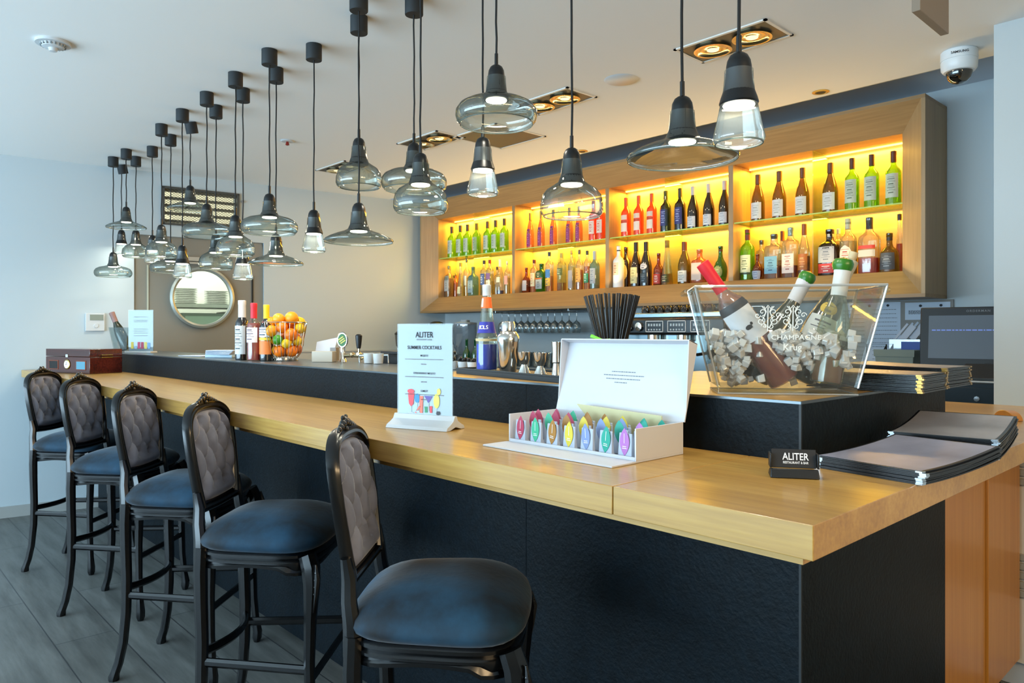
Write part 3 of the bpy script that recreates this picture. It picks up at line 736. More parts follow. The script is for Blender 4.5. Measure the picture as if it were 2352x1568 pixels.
for i in range(4):
    x0, x1 = edges[i]+(.018 if i else 0), edges[i+1]-(.018 if i < 3 else 0)
    b = MB(); b.box(x0+.002, x1-.002, CYI+.012, CYB-.010, SH-.008, SH); b.build('glass_shelf', shelf_glass, cab, smooth=0)
    b = MB(); b.box(x0+.002, x1-.002, CYI+.0115, CYI+.0119, SH-.008, SH); b.build('shelf_edge', mat('glass_edge_green','#b7cf6a',.2,emit=None), cab, smooth=0)
    xm = (x0+x1)/2 + (.01 if i == 3 else 0)
    b = MB(); b.box(xm-.003, xm+.003, CYI+.012, CYB-.010, IZ0+.001, SH-.009); b.box(xm-.003, xm+.003, CYI+.012, CYB-.010, SH+.001, IZ1-.001); b.build('glass_divider', shelf_glass, cab, smooth=0)
    b = MB(); b.box(x0+.01, x1-.01, CYB-.040, CYB-.028, IZ1-.010, IZ1-.001); b.build('light_strip', strip, cab, smooth=0)
    for zz, e in ((IZ1-.018, 21.0), (SH-.012, 10)):
        l = bpy.data.lights.new('cabinet_light', 'AREA'); l.shape = 'RECTANGLE'; l.size = x1-x0-.04; l.size_y = .03; l.energy = e; l.color = (1, .53, .04)
        o = bpy.data.objects.new('cabinet_light', l); C.objects.link(o); o.parent = cab; o.location = ((x0+x1)/2, CYB-.035, zz); o.rotation_euler = (R(-4), 0, 0)

for i in range(4):  # added fill lights with no fitting, warming the ceiling in front of the cabinet
    l = bpy.data.lights.new('ceiling_fill_light', 'AREA'); l.shape = 'RECTANGLE'; l.size = 1.0; l.size_y = .02; l.energy = 6; l.color = (1, .70, .30)
    o = bpy.data.objects.new('ceiling_fill_light', l); C.objects.link(o); o.parent = cab; o.location = ((edges[i]+edges[i+1])/2, CYI-.03, IZ0-.005); o.rotation_euler = (R(180+38), 0, 0)
# ------------------------------------------------------------------ bottles
PROF = {
 'bordeaux': [(.0,.012),(.80,.0),(.97,.006),(1,.03),(1,.59),(.95,.635),(.80,.675),(.55,.715),(.40,.75),(.36,.80),(.345,.955),(.40,.96),(.40,.985),(.34,1)],
 'burgundy': [(.0,.012),(.85,.0),(.97,.006),(1,.03),(1,.42),(.96,.48),(.84,.56),(.66,.65),(.48,.73),(.38,.79),(.34,.86),(.33,.955),(.39,.96),(.39,.985),(.33,1)],
 'spirit':   [(.0,.012),(.85,.0),(.97,.008),(1,.03),(1,.60),(.94,.66),(.70,.71),(.42,.745),(.33,.79),(.31,.90),(.36,.91),(.36,1)],
 'flask':    [(.0,.012),(.55,.0),(.72,.02),(.92,.16),(1,.30),(.97,.42),(.78,.54),(.52,.62),(.36,.70),(.30,.80),(.29,.92),(.35,.93),(.35,1)],
 'decanter': [(.0,.012),(.85,.0),(1,.03),(.96,.40),(.90,.52),(.66,.60),(.40,.66),(.30,.74),(.28,.90),(.33,.91),(.33,1)],
 'cone':     [(.0,.012),(.85,.0),(1,.02),(.97,.15),(.72,.40),(.52,.60),(.40,.75),(.36,.88),(.40,.90),(.38,1)],
 'vodka':    [(.0,.012),(.88,.0),(1,.02),(1,.68),(.92,.735),(.60,.765),(.40,.79),(.36,.82),(.36,.93),(.40,.94),(.40,1)],
}
def g2(name, col, body=.12, bc=None): return glass(name, col, col, .12, body=body, bodycol=bc or col, blend=.3)
GL = {
 'green': g2('bottle_glass_green', '#b6f03c', .16, '#6fc81a'), 'deepgreen': g2('bottle_glass_deepgreen', '#56a83a', .35, '#2a7a1c'),
 'olive': g2('bottle_glass_olive', '#b39a34', .30, '#7a6820'), 'dark': g2('bottle_glass_dark', '#1a1210', .85, '#0d0a0c'),
 'orange': g2('bottle_glass_orange', '#f8863a', .45, '#f0602a'), 'clear': g2('bottle_glass_clear', '#e9efe2', .06, '#dfe8e0'),
 'amber': g2('bottle_glass_amber', '#c9641a', .35, '#8a3a0c'), 'brown': g2('bottle_glass_brown', '#4a2410', .6, '#2a140a'),
 'frost': mat('bottle_glass_frosted', '#e9e6e2', .45), 'teal': g2('bottle_glass_teal', '#9fc9c4', .2, '#8fb9b8'),
 'rose': g2('bottle_glass_rose', '#f2b878', .2, '#e09a6a'),
}
LIQ = {'gold': g2('liquid_gold', '#eea62c', .25), 'red': g2('liquid_red', '#e8402a', .55, '#e0281c'), 'amberl': g2('liquid_amber', '#c8661c', .4, '#b04c10'),
       'cola': g2('liquid_dark', '#5a2c14', .6, '#3a180a'), 'violet': g2('liquid_violet', '#5a4f9c', .6, '#4a3f9c'), 'pale': g2('liquid_pale', '#f2e6b0', .15), 'water': g2('liquid_clear', '#e8efe8', .05)}
def col(c): return mat('print_'+c.lstrip('#'), c, .5)
def rad_at(prof, Rr, H, z):
    for (r0, z0), (r1, z1) in zip(prof, prof[1:]):
        if z0*H <= z <= z1*H+1e-9 and z1 > z0: return Rr*(r0+(r1-r0)*(z-z0*H)/(z1*H-z0*H))
    return Rr
def wrap(bm, prof, Rr, H, z0, z1, a0, a1, mi=0, e=2.0, off=.0008, n=12, nz=4, oval=False):
    """patch of paper wrapped round a bottle between heights z0..z1 and angles a0..a1 (angle 0 faces the viewer side, -Y)"""
    vs = []; fs = []
    for j in range(nz+1):
        z = z0+(z1-z0)*j/nz; k_ = 1.0
        if oval: k_ = max(.12, sqrt(max(0, 1-((j/nz)*2-1)**2)))
        for i in range(n+1):
            a = ((a0+a1)/2 + (a1-a0)*(i/n-.5)*k_) - pi/2
            r = rad_at(prof, Rr, H, z)+off
            if e != 2.0: r = r/((abs(cos(a))**e+abs(sin(a))**e)**(1/e))
            vs.append((r*cos(a), r*sin(a), z))
    for j in range(nz):
        for i in range(n): fs.append((j*(n+1)+i, j*(n+1)+i+1, (j+1)*(n+1)+i+1, (j+1)*(n+1)+i))
    bm.add(vs, fs, mi)
def bottle(label, loc, kind, H, Rr, gl, cap=None, lab=None, liq=None, e=2.0, rz=0, group=None, rot=None, n=24, name='liquor_bottle', cat='bottle', capz=None):
    """lab: list of (z0, z1, half angle deg, colour, [oval], [ink lines colour])"""
    p = PROF[kind]; r = thing(name, label, cat, loc, rz, group, rot)
    sol = gl in ('dark', 'frost')
    b = MB(); b.lathe([(max(q, 1e-5)*Rr, z*H) for q, z in p], n, e=e, capb=False); b.build('bottle_glass', GL[gl], r, smooth=50)
    if cap:
        c0 = capz if capz is not None else (.80 if kind in ('bordeaux','burgundy') else .90)
        cr = rad_at(p, Rr, H, c0*H)+.0012
        b = MB(); b.lathe([(cr,c0*H),(cr,H*.93),(cr*1.05,H*.94),(cr*1.05,H+.001),(cr*.9,H+.0025)], 16); b.build('bottle_cap', col(cap), r, smooth=40)
    if liq:
        c_, lvl = liq; pts = []
        for q, z in p[1:]:
            if z < lvl: pts.append((max(q*Rr-.0025, .001), max(z*H, .004)))
        pts.append((max(rad_at(p, Rr, H, lvl*H)-.0025, .001), lvl*H))
        b = MB(); b.lathe(pts, n, e=e); b.build('liquid', LIQ[c_], r, smooth=50)
    for L in (lab or []):
        z0, z1, ha, cl = L[:4]; ov = len(L) > 4 and L[4]; ink = L[5] if len(L) > 5 else None
        bm = MB(); ms = [col(cl)]
        wrap(bm, p, Rr, H, z0*H, z1*H, -R(ha), R(ha), 0, e, oval=ov, nz=8 if ov else 3)
        if ink:
            ms.append(col(ink)); zz = z0*H+(z1-z0)*H*.18; k = 0
            while zz < z1*H-(z1-z0)*H*.15:
                f = (.35, .6, .25, .5, .45)[k % 5]; hgt = (.006, .002, .002, .004, .002)[k % 5]*H/.3
                wrap(bm, p, Rr, H, zz, min(zz+hgt, z1*H), -R(ha*f), R(ha*f), 1, e, off=.0013, n=6, nz=1); zz += hgt*2.1+.003; k += 1
        bm.build('paper_label', ms, r, smooth=60)
    return r
LOW = IZ0+.0005
ORD = ['leftmost', 'second from left', 'third from left', 'fourth from left', 'fifth from left', 'sixth from left', 'rightmost']
def cab_b(px, top, low, kind, rpx, label, gl, cap=None, lab=None, liq=None, e=2.0, group=None, capz=None, dy=0.0):
    Y = 4.625+dy; X, dep = on_y(px, Y); z = LOW if low else SH+.0005
    H = z_at(top, dep)-z; Rr = rpx*dep/FPX
    for d in DIV+[IX0-.018, IX1+.018]:
        if abs(X-d) < Rr+.0195: X = d+math.copysign(Rr+.0195, (1 if d < -5.9 else -1) if d in (IX0-.018, IX1+.018) else (X-d if abs(X-d) > .03 else 1))
    for i in range(4):
        xm = (edges[i]+(.018 if i else 0)+edges[i+1]-(.018 if i < 3 else 0))/2+(.01 if i == 3 else 0)
        if abs(X-xm) < Rr+.0045: X = xm+math.copysign(Rr+.0045, X-xm)
    return bottle(label, (X, Y, z), kind, H, Rr, gl, cap, lab, liq, e, 0, group, n=20, capz=capz)
BAY = ['leftmost', 'second', 'third', 'rightmost']
# upper shelf
grn_l = [(.14,.56,48,'#b9c2b4',False,'#7c8a6a')]
for i, px in enumerate((1038,1057.5,1074,1095,1120,1138.5,1158.5)):
    cab_b(px, (521,518,516,513,509,506,502)[i], 0, 'bordeaux', 10, 'green wine bottle, %s of seven, leftmost bay, upper shelf' % ORD[i], 'green', '#4a3a2a', grn_l, group='green wine bottles in the leftmost bay')
for i, px in enumerate((1218,1243,1271,1308,1330)):
    cab_b(px, (490,485,482,477,474)[i], 0, 'burgundy', 8.5, 'slim bottle with purple label, %s of five, second bay, upper shelf' % ORD[i], 'rose', '#a8822e', [(.06,.55,40,'#8a2a6c',False,'#c77ab0')], group='purple labelled bottles in the second bay')
for i, px in enumerate((1363,1381)):
    cab_b(px, (462,458)[i], 0, 'bordeaux', 11, 'orange bottle with white label, %s of two, second bay, upper shelf' % ('left','right')[i], 'orange', '#e8622a', [(.18,.50,45,'#e6d5c8',False,'#c8583a')], group='orange bottles in the second bay')
for i, px in enumerate((1438,1467,1497)):
    cab_b(px, (455,450,445)[i], 0, 'bordeaux', 11.5, 'orange rose wine bottle, %s of three, third bay, upper shelf' % ORD[i], 'orange', '#e4501e', [(.14,.36,45,'#e9d8cc'),(.37,.42,45,'#b5452e'),(.44,.56,45,'#e3c9b8')], group='orange rose bottles in the third bay')
for i, px in enumerate((1529,1562)):
    cab_b(px, (439,433)[i], 0, 'bordeaux', 12.5, 'dark wine bottle with blue label, %s of two, third bay, upper shelf' % ('left','right')[i], 'dark', '#3c3a14', [(.16,.55,52,'#2b3274',False,'#a9b2dc')], group='blue labelled dark bottles in the third bay')
for i, px in enumerate((1592,1628,1664)):
    cab_b(px, (429,423,416)[i], 0, 'burgundy', 13, 'black wine bottle with white capsule, %s of three, third bay, upper shelf' % ORD[i], 'dark', '#cfc7c0', [(.06,.30,52,'#d6d7dc',False,'#9aa0b0')], group='black wine bottles in the third bay')
for i, px in enumerate((1741,1790,1843,1907)):
    cab_b(px, (402,394,386,375)[i], 0, 'burgundy', (15,15.5,15.5,17)[i], 'olive white-wine bottle, %s of four, rightmost bay, upper shelf' % (ORD[:3]+['rightmost'])[i], 'olive', '#6b3f1c', [(.06,.40,55,'#d9d9d8',False,'#a9a9a2')], group='olive wine bottles in the rightmost bay')
for i, px in enumerate((1957,2002,2052)):
    cab_b(px, (364,356,348)[i], 0, 'bordeaux', (15.5,16,16.5)[i], 'light green bottle with grey label, %s of three, rightmost bay, upper shelf' % (ORD[:2]+['rightmost'])[i], 'green', '#5a2f14', [(.14,.58,55,'#bcc6b6',False,'#63705a')], group='light green bottles in the rightmost bay')
# lower shelf, leftmost bay
B4 = 'leftmost bay, lower shelf'
cab_b(1020,612,1,'spirit',9,'clear square bottle with grey label at the left end, '+B4,'clear','#b9a860',[(.2,.68,45,'#9fa6a8',False,'#5c646a')],('gold',.6),e=5)
cab_b(1035,633,1,'spirit',7.5,'small bottle with dark arch label, second from left, '+B4,'clear','#8d8a3c',[(.1,.75,45,'#6b4a20',True,'#e0c890')],('gold',.6),dy=.07)
cab_b(1047,628,1,'spirit',6.5,'small yellowish bottle behind the tall conical one, '+B4,'rose','#9c8c2c',None,('gold',.6),dy=.065)
cab_b(1058,604,1,'cone',8.5,'tall pale conical bottle with a pointed top, '+B4,'clear','#a78e3c',[(.1,.3,40,'#e2dcae')],('pale',.7))
cab_b(1072,594,1,'spirit',8,'clear bottle with dark stopper behind the conical one, '+B4,'clear','#3a2c1c',[(.3,.55,45,'#cfd3c8')],('pale',.5),dy=.065)
cab_b(1087,613,1,'spirit',10.5,'pale blue-green square bottle with grey label, '+B4,'teal','#6b7c4c',[(.12,.72,42,'#8fa6ae',False,'#4f666e')],e=5)
cab_b(1106,599,1,'vodka',9,'clear bottle with blue printed label, '+B4,'clear','#2c2a30',[(.3,.62,50,'#39548c',False,'#dfe6f0')],('pale',.5))
cab_b(1125,597,1,'vodka',9,'clear bottle with a red cap and violet band, '+B4,'clear','#8c2a22',[(.45,.62,50,'#7a5a8c'),(.2,.42,50,'#e2dccc',False,'#8a7a6c')],('pale',.4))
cab_b(1142,613,1,'spirit',7,'clear bottle with small black cap beside the bluish bottle, '+B4,'clear','#25242a',None,('pale',.4),dy=.05)
cab_b(1149,596,1,'burgundy',9,'clear bottle with violet liquid at its base, '+B4,'clear','#e8e0c8',[(.35,.5,40,'#e4dcc0')],('violet',.12))
cab_b(1165,600,1,'spirit',7,'clear bottle with a pinkish label at the right end, '+B4,'clear','#e6dfcc',[(.3,.56,50,'#d8a090')],('pale',.5))
B3 = 'second bay, lower shelf'
cab_b(1192,588,1,'vodka',8.5,'clear bottle with grey label at the left end, '+B3,'clear','#b2a878',[(.25,.62,50,'#a5a4ac',False,'#6c6c7c')],('pale',.5),dy=.03)
cab_b(1209,615,1,'decanter',10,'reddish bottle with grey label, second from left, '+B3,'amber','#a85a2a',[(.1,.5,45,'#b9b4b4')],('amberl',.5))
cab_b(1227,597,1,'vodka',9,'clear bottle with dark red cap, '+B3,'clear','#5a1c1a',[(.2,.6,50,'#e9d7a8',False,'#c06a3a')],('gold',.4),dy=.03)
cab_b(1244,606,1,'vodka',11.5,'deep green square bottle with grey label, '+B3,'deepgreen','#1e3a1a',[(.12,.45,45,'#9aa0a0',False,'#3c4040'),(.46,.50,45,'#c8642c'),(.5,.72,40,'#2c4a2c',True,'#d6d2b0')],e=5)
cab_b(1262,579,1,'vodka',9.5,'clear bottle with blue and yellow labels, '+B3,'clear','#243044',[(.36,.56,50,'#3f78b8'),(.15,.34,50,'#e0b030',False,'#2c3c7c')],('gold',.4))
cab_b(1294,581,1,'vodka',11,'clear bottle with red drink at its base and dark stopper, '+B3,'clear','#c8b480',[(.42,.60,50,'#5f6a5c',False,'#d8dccb')],('red',.22),capz=.88)
cab_b(1313,575,1,'spirit',8.5,'slender bottle with a silver grey label, '+B3,'clear','#e0b050',[(.06,.5,50,'#9c989c')],('pale',.6))
cab_b(1331,574,1,'spirit',9,'clear bottle with brown stopper, beside the green labelled one, '+B3,'clear','#4a3a2c',[(.2,.55,50,'#e6a850',False,'#7c4a1c')],('gold',.5))
cab_b(1349,576,1,'vodka',8.5,'clear bottle with small green label, '+B3,'clear','#3a3c34',[(.18,.42,55,'#2f8a58',False,'#d6e6d8')],('gold',.6))
cab_b(1366,577,1,'spirit',11.5,'tall bluish bottle with grey collar at the right end, '+B3,'teal','#9fb0b8',[(.15,.55,45,'#a2aab0',False,'#5c6a7c')],('gold',.12),capz=.78)
B2 = 'third bay, lower shelf'
cab_b(1416,566,1,'spirit',13,'frosted white bottle with black cap, '+B2,'frost','#1a1a1a',[(.3,.6,35,'#e7c8a8',False,'#b5743c')],capz=.88,dy=-.04)
cab_b(1436,568,1,'spirit',12.5,'brown bottle with pale oval label, '+B2,'brown','#6b2a14',[(.18,.6,50,'#d9cf9c',True,'#8a6a3c')],dy=.055)
cab_b(1461,557,1,'burgundy',13,'tall brown liqueur bottle with cream label, '+B2,'brown','#1d1412',[(.08,.44,45,'#d2c68c',False,'#7c6a3c')])
cab_b(1484,556,1,'burgundy',13.5,'black cream-liqueur bottle with small white oval label, '+B2,'dark','#1c1712',[(.38,.52,45,'#c8c4c8',True,'#3c3c4c'),(.08,.3,45,'#20303c',False,'#6c7c8c')])
cab_b(1513,582,1,'decanter',12.5,'squat red bottle with dark red label, '+B2,'amber','#7c2a1c',[(.06,.36,50,'#a8281c',False,'#f0d8c8')],('amberl',.4))
cab_b(1543,551,1,'cone',13.5,'long-necked clear decanter with black stopper, '+B2,'clear','#2a2824',[(.06,.24,55,'#3a3630',False,'#d8c898')],('gold',.25),capz=.84)
cab_b(1572,556,1,'burgundy',15,'olive brandy bottle with white label, '+B2,'olive','#6b3414',[(.06,.32,50,'#c9cac6',False,'#7c7c74')],('gold',.3))
cab_b(1607,573,1,'spirit',16.5,'wide peach coloured bottle behind the red-capped bottle, '+B2,'rose','#d8d0c0',[(.1,.6,40,'#c8b4a8')],('amberl',.6),e=4)
cab_b(1655,566,1,'flask',15.5,'flat round green flask with oval label at the right end, '+B2,'deepgreen','#4a2c18',[(.10,.46,45,'#8a8c4a',True,'#c9c88c')],capz=.86)
B1 = 'rightmost bay, lower shelf'
cab_b(1709,529,1,'spirit',16,'green whiskey bottle with cream label, left end, '+B1,'green','#6c2c1c',[(.16,.50,50,'#d6d8ac',False,'#5c6a3c'),(.12,.155,50,'#2c3c1c')],('gold',.2),capz=.8)
cab_b(1740,584,1,'flask',12,'small round bottle with silver blue label, '+B1,'amber','#6b2c1c',[(.04,.36,60,'#a9b2c0',False,'#3c4c7c')],('amberl',.3),capz=.84)
cab_b(1749,552,1,'vodka',11,'clear square bottle with dark cap behind the small round one, '+B1,'clear','#43281a',None,('amberl',.3),dy=.075,e=4)
cab_b(1778,538,1,'vodka',18,'square whiskey bottle with pale blue label, '+B1,'clear','#2b2118',[(.12,.50,42,'#6fa0b8',False,'#2c4a60')],('amberl',.3),e=6)
cab_b(1797,531,1,'burgundy',11,'slender bottle with brown cap behind the square whiskey bottles, '+B1,'clear','#7a3c1c',None,('gold',.4),dy=.09)
cab_b(1816,523,1,'vodka',16,'square bourbon bottle with white and red label and silver cap, '+B1,'clear','#9fb0b0',[(.10,.48,44,'#e3cfc2',False,'#9c4a3c')],('amberl',.25),e=6,capz=.84)
cab_b(1847,515,1,'burgundy',13.5,'tall amber bottle with orange-brown label left of the glass divider, '+B1,'clear','#8a4a24',[(.14,.44,55,'#b0662c',False,'#e0a868')],('amberl',.4),capz=.80)
cab_b(1889,529,1,'spirit',22.5,'broad brown whisky bottle with silver and red label, '+B1,'brown','#d8c8b0',[(.28,.62,42,'#a9abb0',False,'#6c7078'),(.06,.26,42,'#c23424',False,'#f0e0d8')],e=4,capz=.84)
cab_b(1926,526,1,'vodka',12,'clear bottle half hidden beside the broad whisky bottle, '+B1,'clear','#f0e4c0',[(.2,.5,50,'#e8c870',False,'#b08030')],('gold',.4),dy=.088)
cab_b(1948,503,1,'spirit',19,'tall clear rum bottle with round red and white label, '+B1,'clear','#b9b9a0',[(.18,.52,45,'#e8d8c4',True,'#b0402c')],('pale',.6),capz=.82)
cab_b(1997,500,1,'spirit',21,'clear bottle with red drink and a red stripe, '+B1,'clear','#2c1c14',[(.44,.50,48,'#c8402a'),(.3,.42,48,'#c2bcb0')],('red',.28),capz=.80,e=4)
cab_b(2043,536,1,'decanter',21,'squat olive rum bottle with dark grey label, '+B1,'olive','#2c2a24',[(.08,.5,50,'#4c5054',False,'#a9adb0')],capz=.82)
cab_b(2066,492,1,'cone',11,'slim clear bottle with twin dark collar at the right end, '+B1,'clear','#3a2c24',None,('red',.5),dy=.075,capz=.90)
# ================================================================== things on the ledge and counter
def words(bm, x0, x1, z, h, y=0, mi=0, rnd=random, gap=.25):
    """one line of unreadably small print: word-length dashes in the plane y = const"""
    x = x0; ww = h*1.1
    while x < x1-h:
        L = h*rnd.uniform(1.2, 4.2); L = min(L, x1-x); bm.quad((x,y,z),(x+L,y,z),(x+L,y,z+h),(x,y,z+h), mi); x += L+h*.7
def menu_stand(label, loc, rz, W, H, near):
    r = thing('menu_stand', label, 'menu stand', loc, rz)
    b = MB(); prof = [(-.045,0),(-.040,.006),(-.02,.014),(-.006,.024),(-.004,.045),(.004,.045),(.006,.024),(.02,.014),(.040,.006),(.045,0)]
    if near:
        b = MB(); vs = []; pl = [(-.05,0),(-.044,.010),(-.028,.017),(-.012,.026),(-.005,.04),(.005,.04),(.012,.026),(.028,.017),(.044,.010),(.05,0),(.03,-.0),(.0,.008),(-.03,.0)]
        n = len(pl)
        for x in (-W/2-.012, W/2+.012): vs += [(x, y, max(z, 0)) for y, z in pl]
        b.add(vs, [tuple(range(n-1,-1,-1)), tuple(range(n,2*n))]+[(i,(i+1)%n,n+(i+1)%n,n+i) for i in range(n)])
    else:
        b.box(-W/2-.006, W/2+.006, -.04, .04, 0, .012)
    b.build('stand_base', white_plastic, r, smooth=30, bevel=.001)
    b = MB(); b.box(-W/2, W/2, -.0012, .0012, .026 if near else .012, H); pg = b.build('menu_sheet', white_paper, r, smooth=0)
    b = MB()
    for y in (-.0035, .0025): b.box(-W/2-.003, W/2+.003, y, y+.001, .024 if near else .0125, H+.003)
    b.box(-W/2-.003, W/2+.003, -.0035, .0035, H+.003, H+.0045)
    b.build('plastic_sleeve', acrylic, r, smooth=0)
    f = -.0040; rx = R(90)
    if near:
        text('lettering', 'ALITER', .024, dark_ink, pg, (0, f, H-.030), (rx,0,0), .0001, sx=.85)
        text('lettering', 'RESTAURANT & BAR', .006, grey_ink, pg, (0, f, H-.044), (rx,0,0), .0001)
        text('lettering', 'SUMMER COCKTAILS', .0145, dark_ink, pg, (0, f, H-.068), (rx,0,0), .0001, sx=.9)
        for z, s in ((H-.092,'MOJITO'),(H-.145,'STRAWBERRY MOJITO'),(H-.198,'GIMLET')):
            text('lettering', s, .008, dark_ink, pg, (0, f, z), (rx,0,0), .0001)
        q = MB()
        for z in (H-.104, H-.157, H-.210): words(q, -W*.36, W*.36, z, .0022, f); words(q, -.012, .012, z-.015, .003, f)
        q.build('small_print', grey_ink, pg, smooth=0)
        # picture of five cocktails
        z0 = .040; q = MB(); ms = [col('#d8404a'), col('#2f86b8'), col('#e0705a'), col('#5b4a9c'), col('#d9cf5a'), col('#2c8a5c'), col('#b9c4cf'), col('#2a2d33')]
        def poly(pts, mi): q.add([(x, f, z0+z) for x, z in pts], [tuple(range(len(pts)))], mi)
        def ell(cx, cz, a, c, mi, n=14): poly([(cx+a*cos(2*pi*k/n), cz+c*sin(2*pi*k/n)) for k in range(n)], mi)
        poly([(-.060,.062),(-.036,.062),(-.040,.030),(-.048,.022),(-.056,.030)], 0); ell(-.049,.068,.013,.007,0); poly([(-.049,.022),(-.047,.022),(-.047,.004),(-.049,.004)], 6)
        ell(-.026,.048,.010,.014,1); poly([(-.027,.034),(-.025,.034),(-.025,.010),(-.027,.010)], 6); ell(-.026,.008,.009,.003,6)
        poly([(-.018,.055),(-.004,.055),(-.006,.004),(-.016,.004)], 2); poly([(-.035,.004),(-.030,.002),(-.012,.024),(-.018,.026)], 2)
        poly([(.000,.056),(.030,.056),(.015,.034)], 3); poly([(.0135,.034),(.0165,.034),(.0165,.010),(.0135,.010)], 6)
        poly([(.001,.024),(.012,.024),(.011,.006),(.002,.006)], 5); poly([(.019,.026),(.029,.026),(.028,.006),(.020,.006)], 0)
        ell(.044,.042,.011,.022,4); ell(.052,.070,.007,.010,4); poly([(.043,.020),(.045,.020),(.045,.004),(.043,.004)], 6); ell(.050,.006,.008,.006,7); ell(-.050,.003,.010,.002,6)
        q.build('cocktail_picture', ms, pg, smooth=0)
    else:
        q = MB()
        for z in (H-.05, H-.075, H-.085, H-.14, H-.155, H-.17, H-.19): words(q, -W*.28, W*.28, z, .003, f)
        q.build('small_print', grey_ink, pg, smooth=0)
        q = MB(); ms = [col('#c9b43c'), col('#8fb0cc'), col('#b03a5c'), col('#a02a4c'), col('#d0c060'), col('#6f9cc8')]
        for k in range(6):
            x = -W*.40+k*W*.137; q.quad((x,f,.03),(x+W*.11,f,.03),(x+W*.11,f,.03+(.05,.02,.05,.05,.05,.045)[k]),(x,f,.03+(.05,.02,.05,.05,.05,.045)[k]), k)
        q.build('drink_picture', ms, pg, smooth=0)
    return r
menu_stand('white cocktail menu in a clear upright stand on the oak counter', (-1.79, 1.307, CT+.0005), R(19), .195, .308, True)
X, Y, d = -5.93, 1.72, 5.5
menu_stand('small drinks menu in a stand at the far left end of the raised ledge', (-5.90, 1.70, LT+.0005), R(38), .20, .315, False)

# leaning champagne bottle in a clear bag-like cooler at the left end
hold = thing('clear_bottle_cooler', 'clear acrylic bottle cooler at the far left end of the ledge', 'bottle cooler', (-6.285, 1.700, LT+.0005), R(30))
def open_box(w0, d0_, w1, d1_, h, t, m, name, parent, base=True):
    b = MB()
    def ringp(w, dd, z): return [(-w/2,-dd/2,z),(w/2,-dd/2,z),(w/2,dd/2,z),(-w/2,dd/2,z)]
    o0, o1 = ringp(w0,d0_,0), ringp(w1,d1_,h); i0, i1 = ringp(w0-2*t,d0_-2*t,t*1.6), ringp(w1-2*t,d1_-2*t,h)
    b.add(o0+o1+i0+i1, [(0,1,5,4),(1,2,6,5),(2,3,7,6),(3,0,4,7),(3,2,1,0),(8,9,10,11),(8,12,13,9),(9,13,14,10),(10,14,15,11),(11,15,12,8),(4,5,13,12),(5,6,14,13),(6,7,15,14),(7,4,12,15)])
    return b.build(name, m, parent, smooth=0)
open_box(.12, .11, .19, .15, .19, .004, acrylic, 'cooler_wall', hold)
GL['champ'] = g2('bottle_glass_champagne', '#4a4a20', .6, '#2c3010')
bottle('champagne bottle leaning left out of the clear cooler at the far end', (-6.275, 1.705, LT+.020), 'burgundy', .31, .041, 'champ', '#8a6a64', [(.08,.26,60,'#8a7a70',False,'#4a3c38')], None, capz=.74, n=28, name='champagne_bottle')
cb0 = bpy.data.objects['champagne_bottle']; cb0.rotation_mode = 'QUATERNION'; cb0.rotation_quaternion = Vector((-.080, -.085, .28)).to_track_quat('Z', 'Y')
# humidor
hm = thing('humidor', 'glossy dark red wooden cigar humidor with a dial at the far end of the counter', 'humidor', (-5.642, 1.30, CT+.0005), R(20))
rosew = wood('rosewood', '#2c100c', '#4c1d14', '#6b2c1c', 'x', 1.2, .18, .6, fine=30)
b = MB(); b.box(-.50, 0, 0, .24, 0, .115); b.build('case', rosew, hm, bevel=.003)
b = MB(); b.box(-.50, 0, 0, .24, .117, .170); b.build('lid', rosew, hm, bevel=.003)
b = MB().at(Mt(-.25, -.0005, .062, rx=R(90))); b.lathe([(.033,0),(.034,.004),(.030,.006),(.0001,.005)], 32, capt=False); q = b.build('dial', mat('brass','#b9a25a',.25,1.0), hm)
b = MB().at(Mt(-.25, -.006, .062, rx=R(90))); b.lathe([(.027,0),(.027,.0008)], 32); b.build('dial_face', mat('dial_cream','#e9e6da',.5), q)
b = MB().at(Mt(-.25, -.0072, .062, rx=R(90))); b.box(-.001,.001,-.004,.02,0,.0005); b.box(-.014,.002,-.001,.001,0,.0005); b.build('dial_hand', dark_ink, q)
b = MB(); b.box(-.262,-.238,-.006,.0,.112,.132); b.build('lock_plate', white_plastic, hm, bevel=.002)
for x0, m_ in ((-.46, mat('window_dark','#1a1311',.15)), (-.15, mat('window_blue','#5c93a8',.2))):
    b = MB(); b.box(x0,x0+.11,-.003,0,.025,.09); q = b.build('window_frame', mat('copper_trim','#8a4a34',.3,.6), hm, bevel=.001)
    b = MB(); b.box(x0+.007,x0+.103,-.004,-.003,.031,.084); b.build('window_pane', m_, q)
b = MB(); pts = [(.004,.07,.118),(.012,.07,.118),(.012,.16,.118),(.004,.16,.118)]; b.tube([(.0,.08,.112),(.010,.08,.112),(.010,.16,.112),(0,.16,.112)], .003, 8); b.tube([(.0,.08,.128),(.010,.08,.128),(.010,.16,.128),(0,.16,.128)], .003, 8); b.build('side_handle', MATS['brass'], hm)

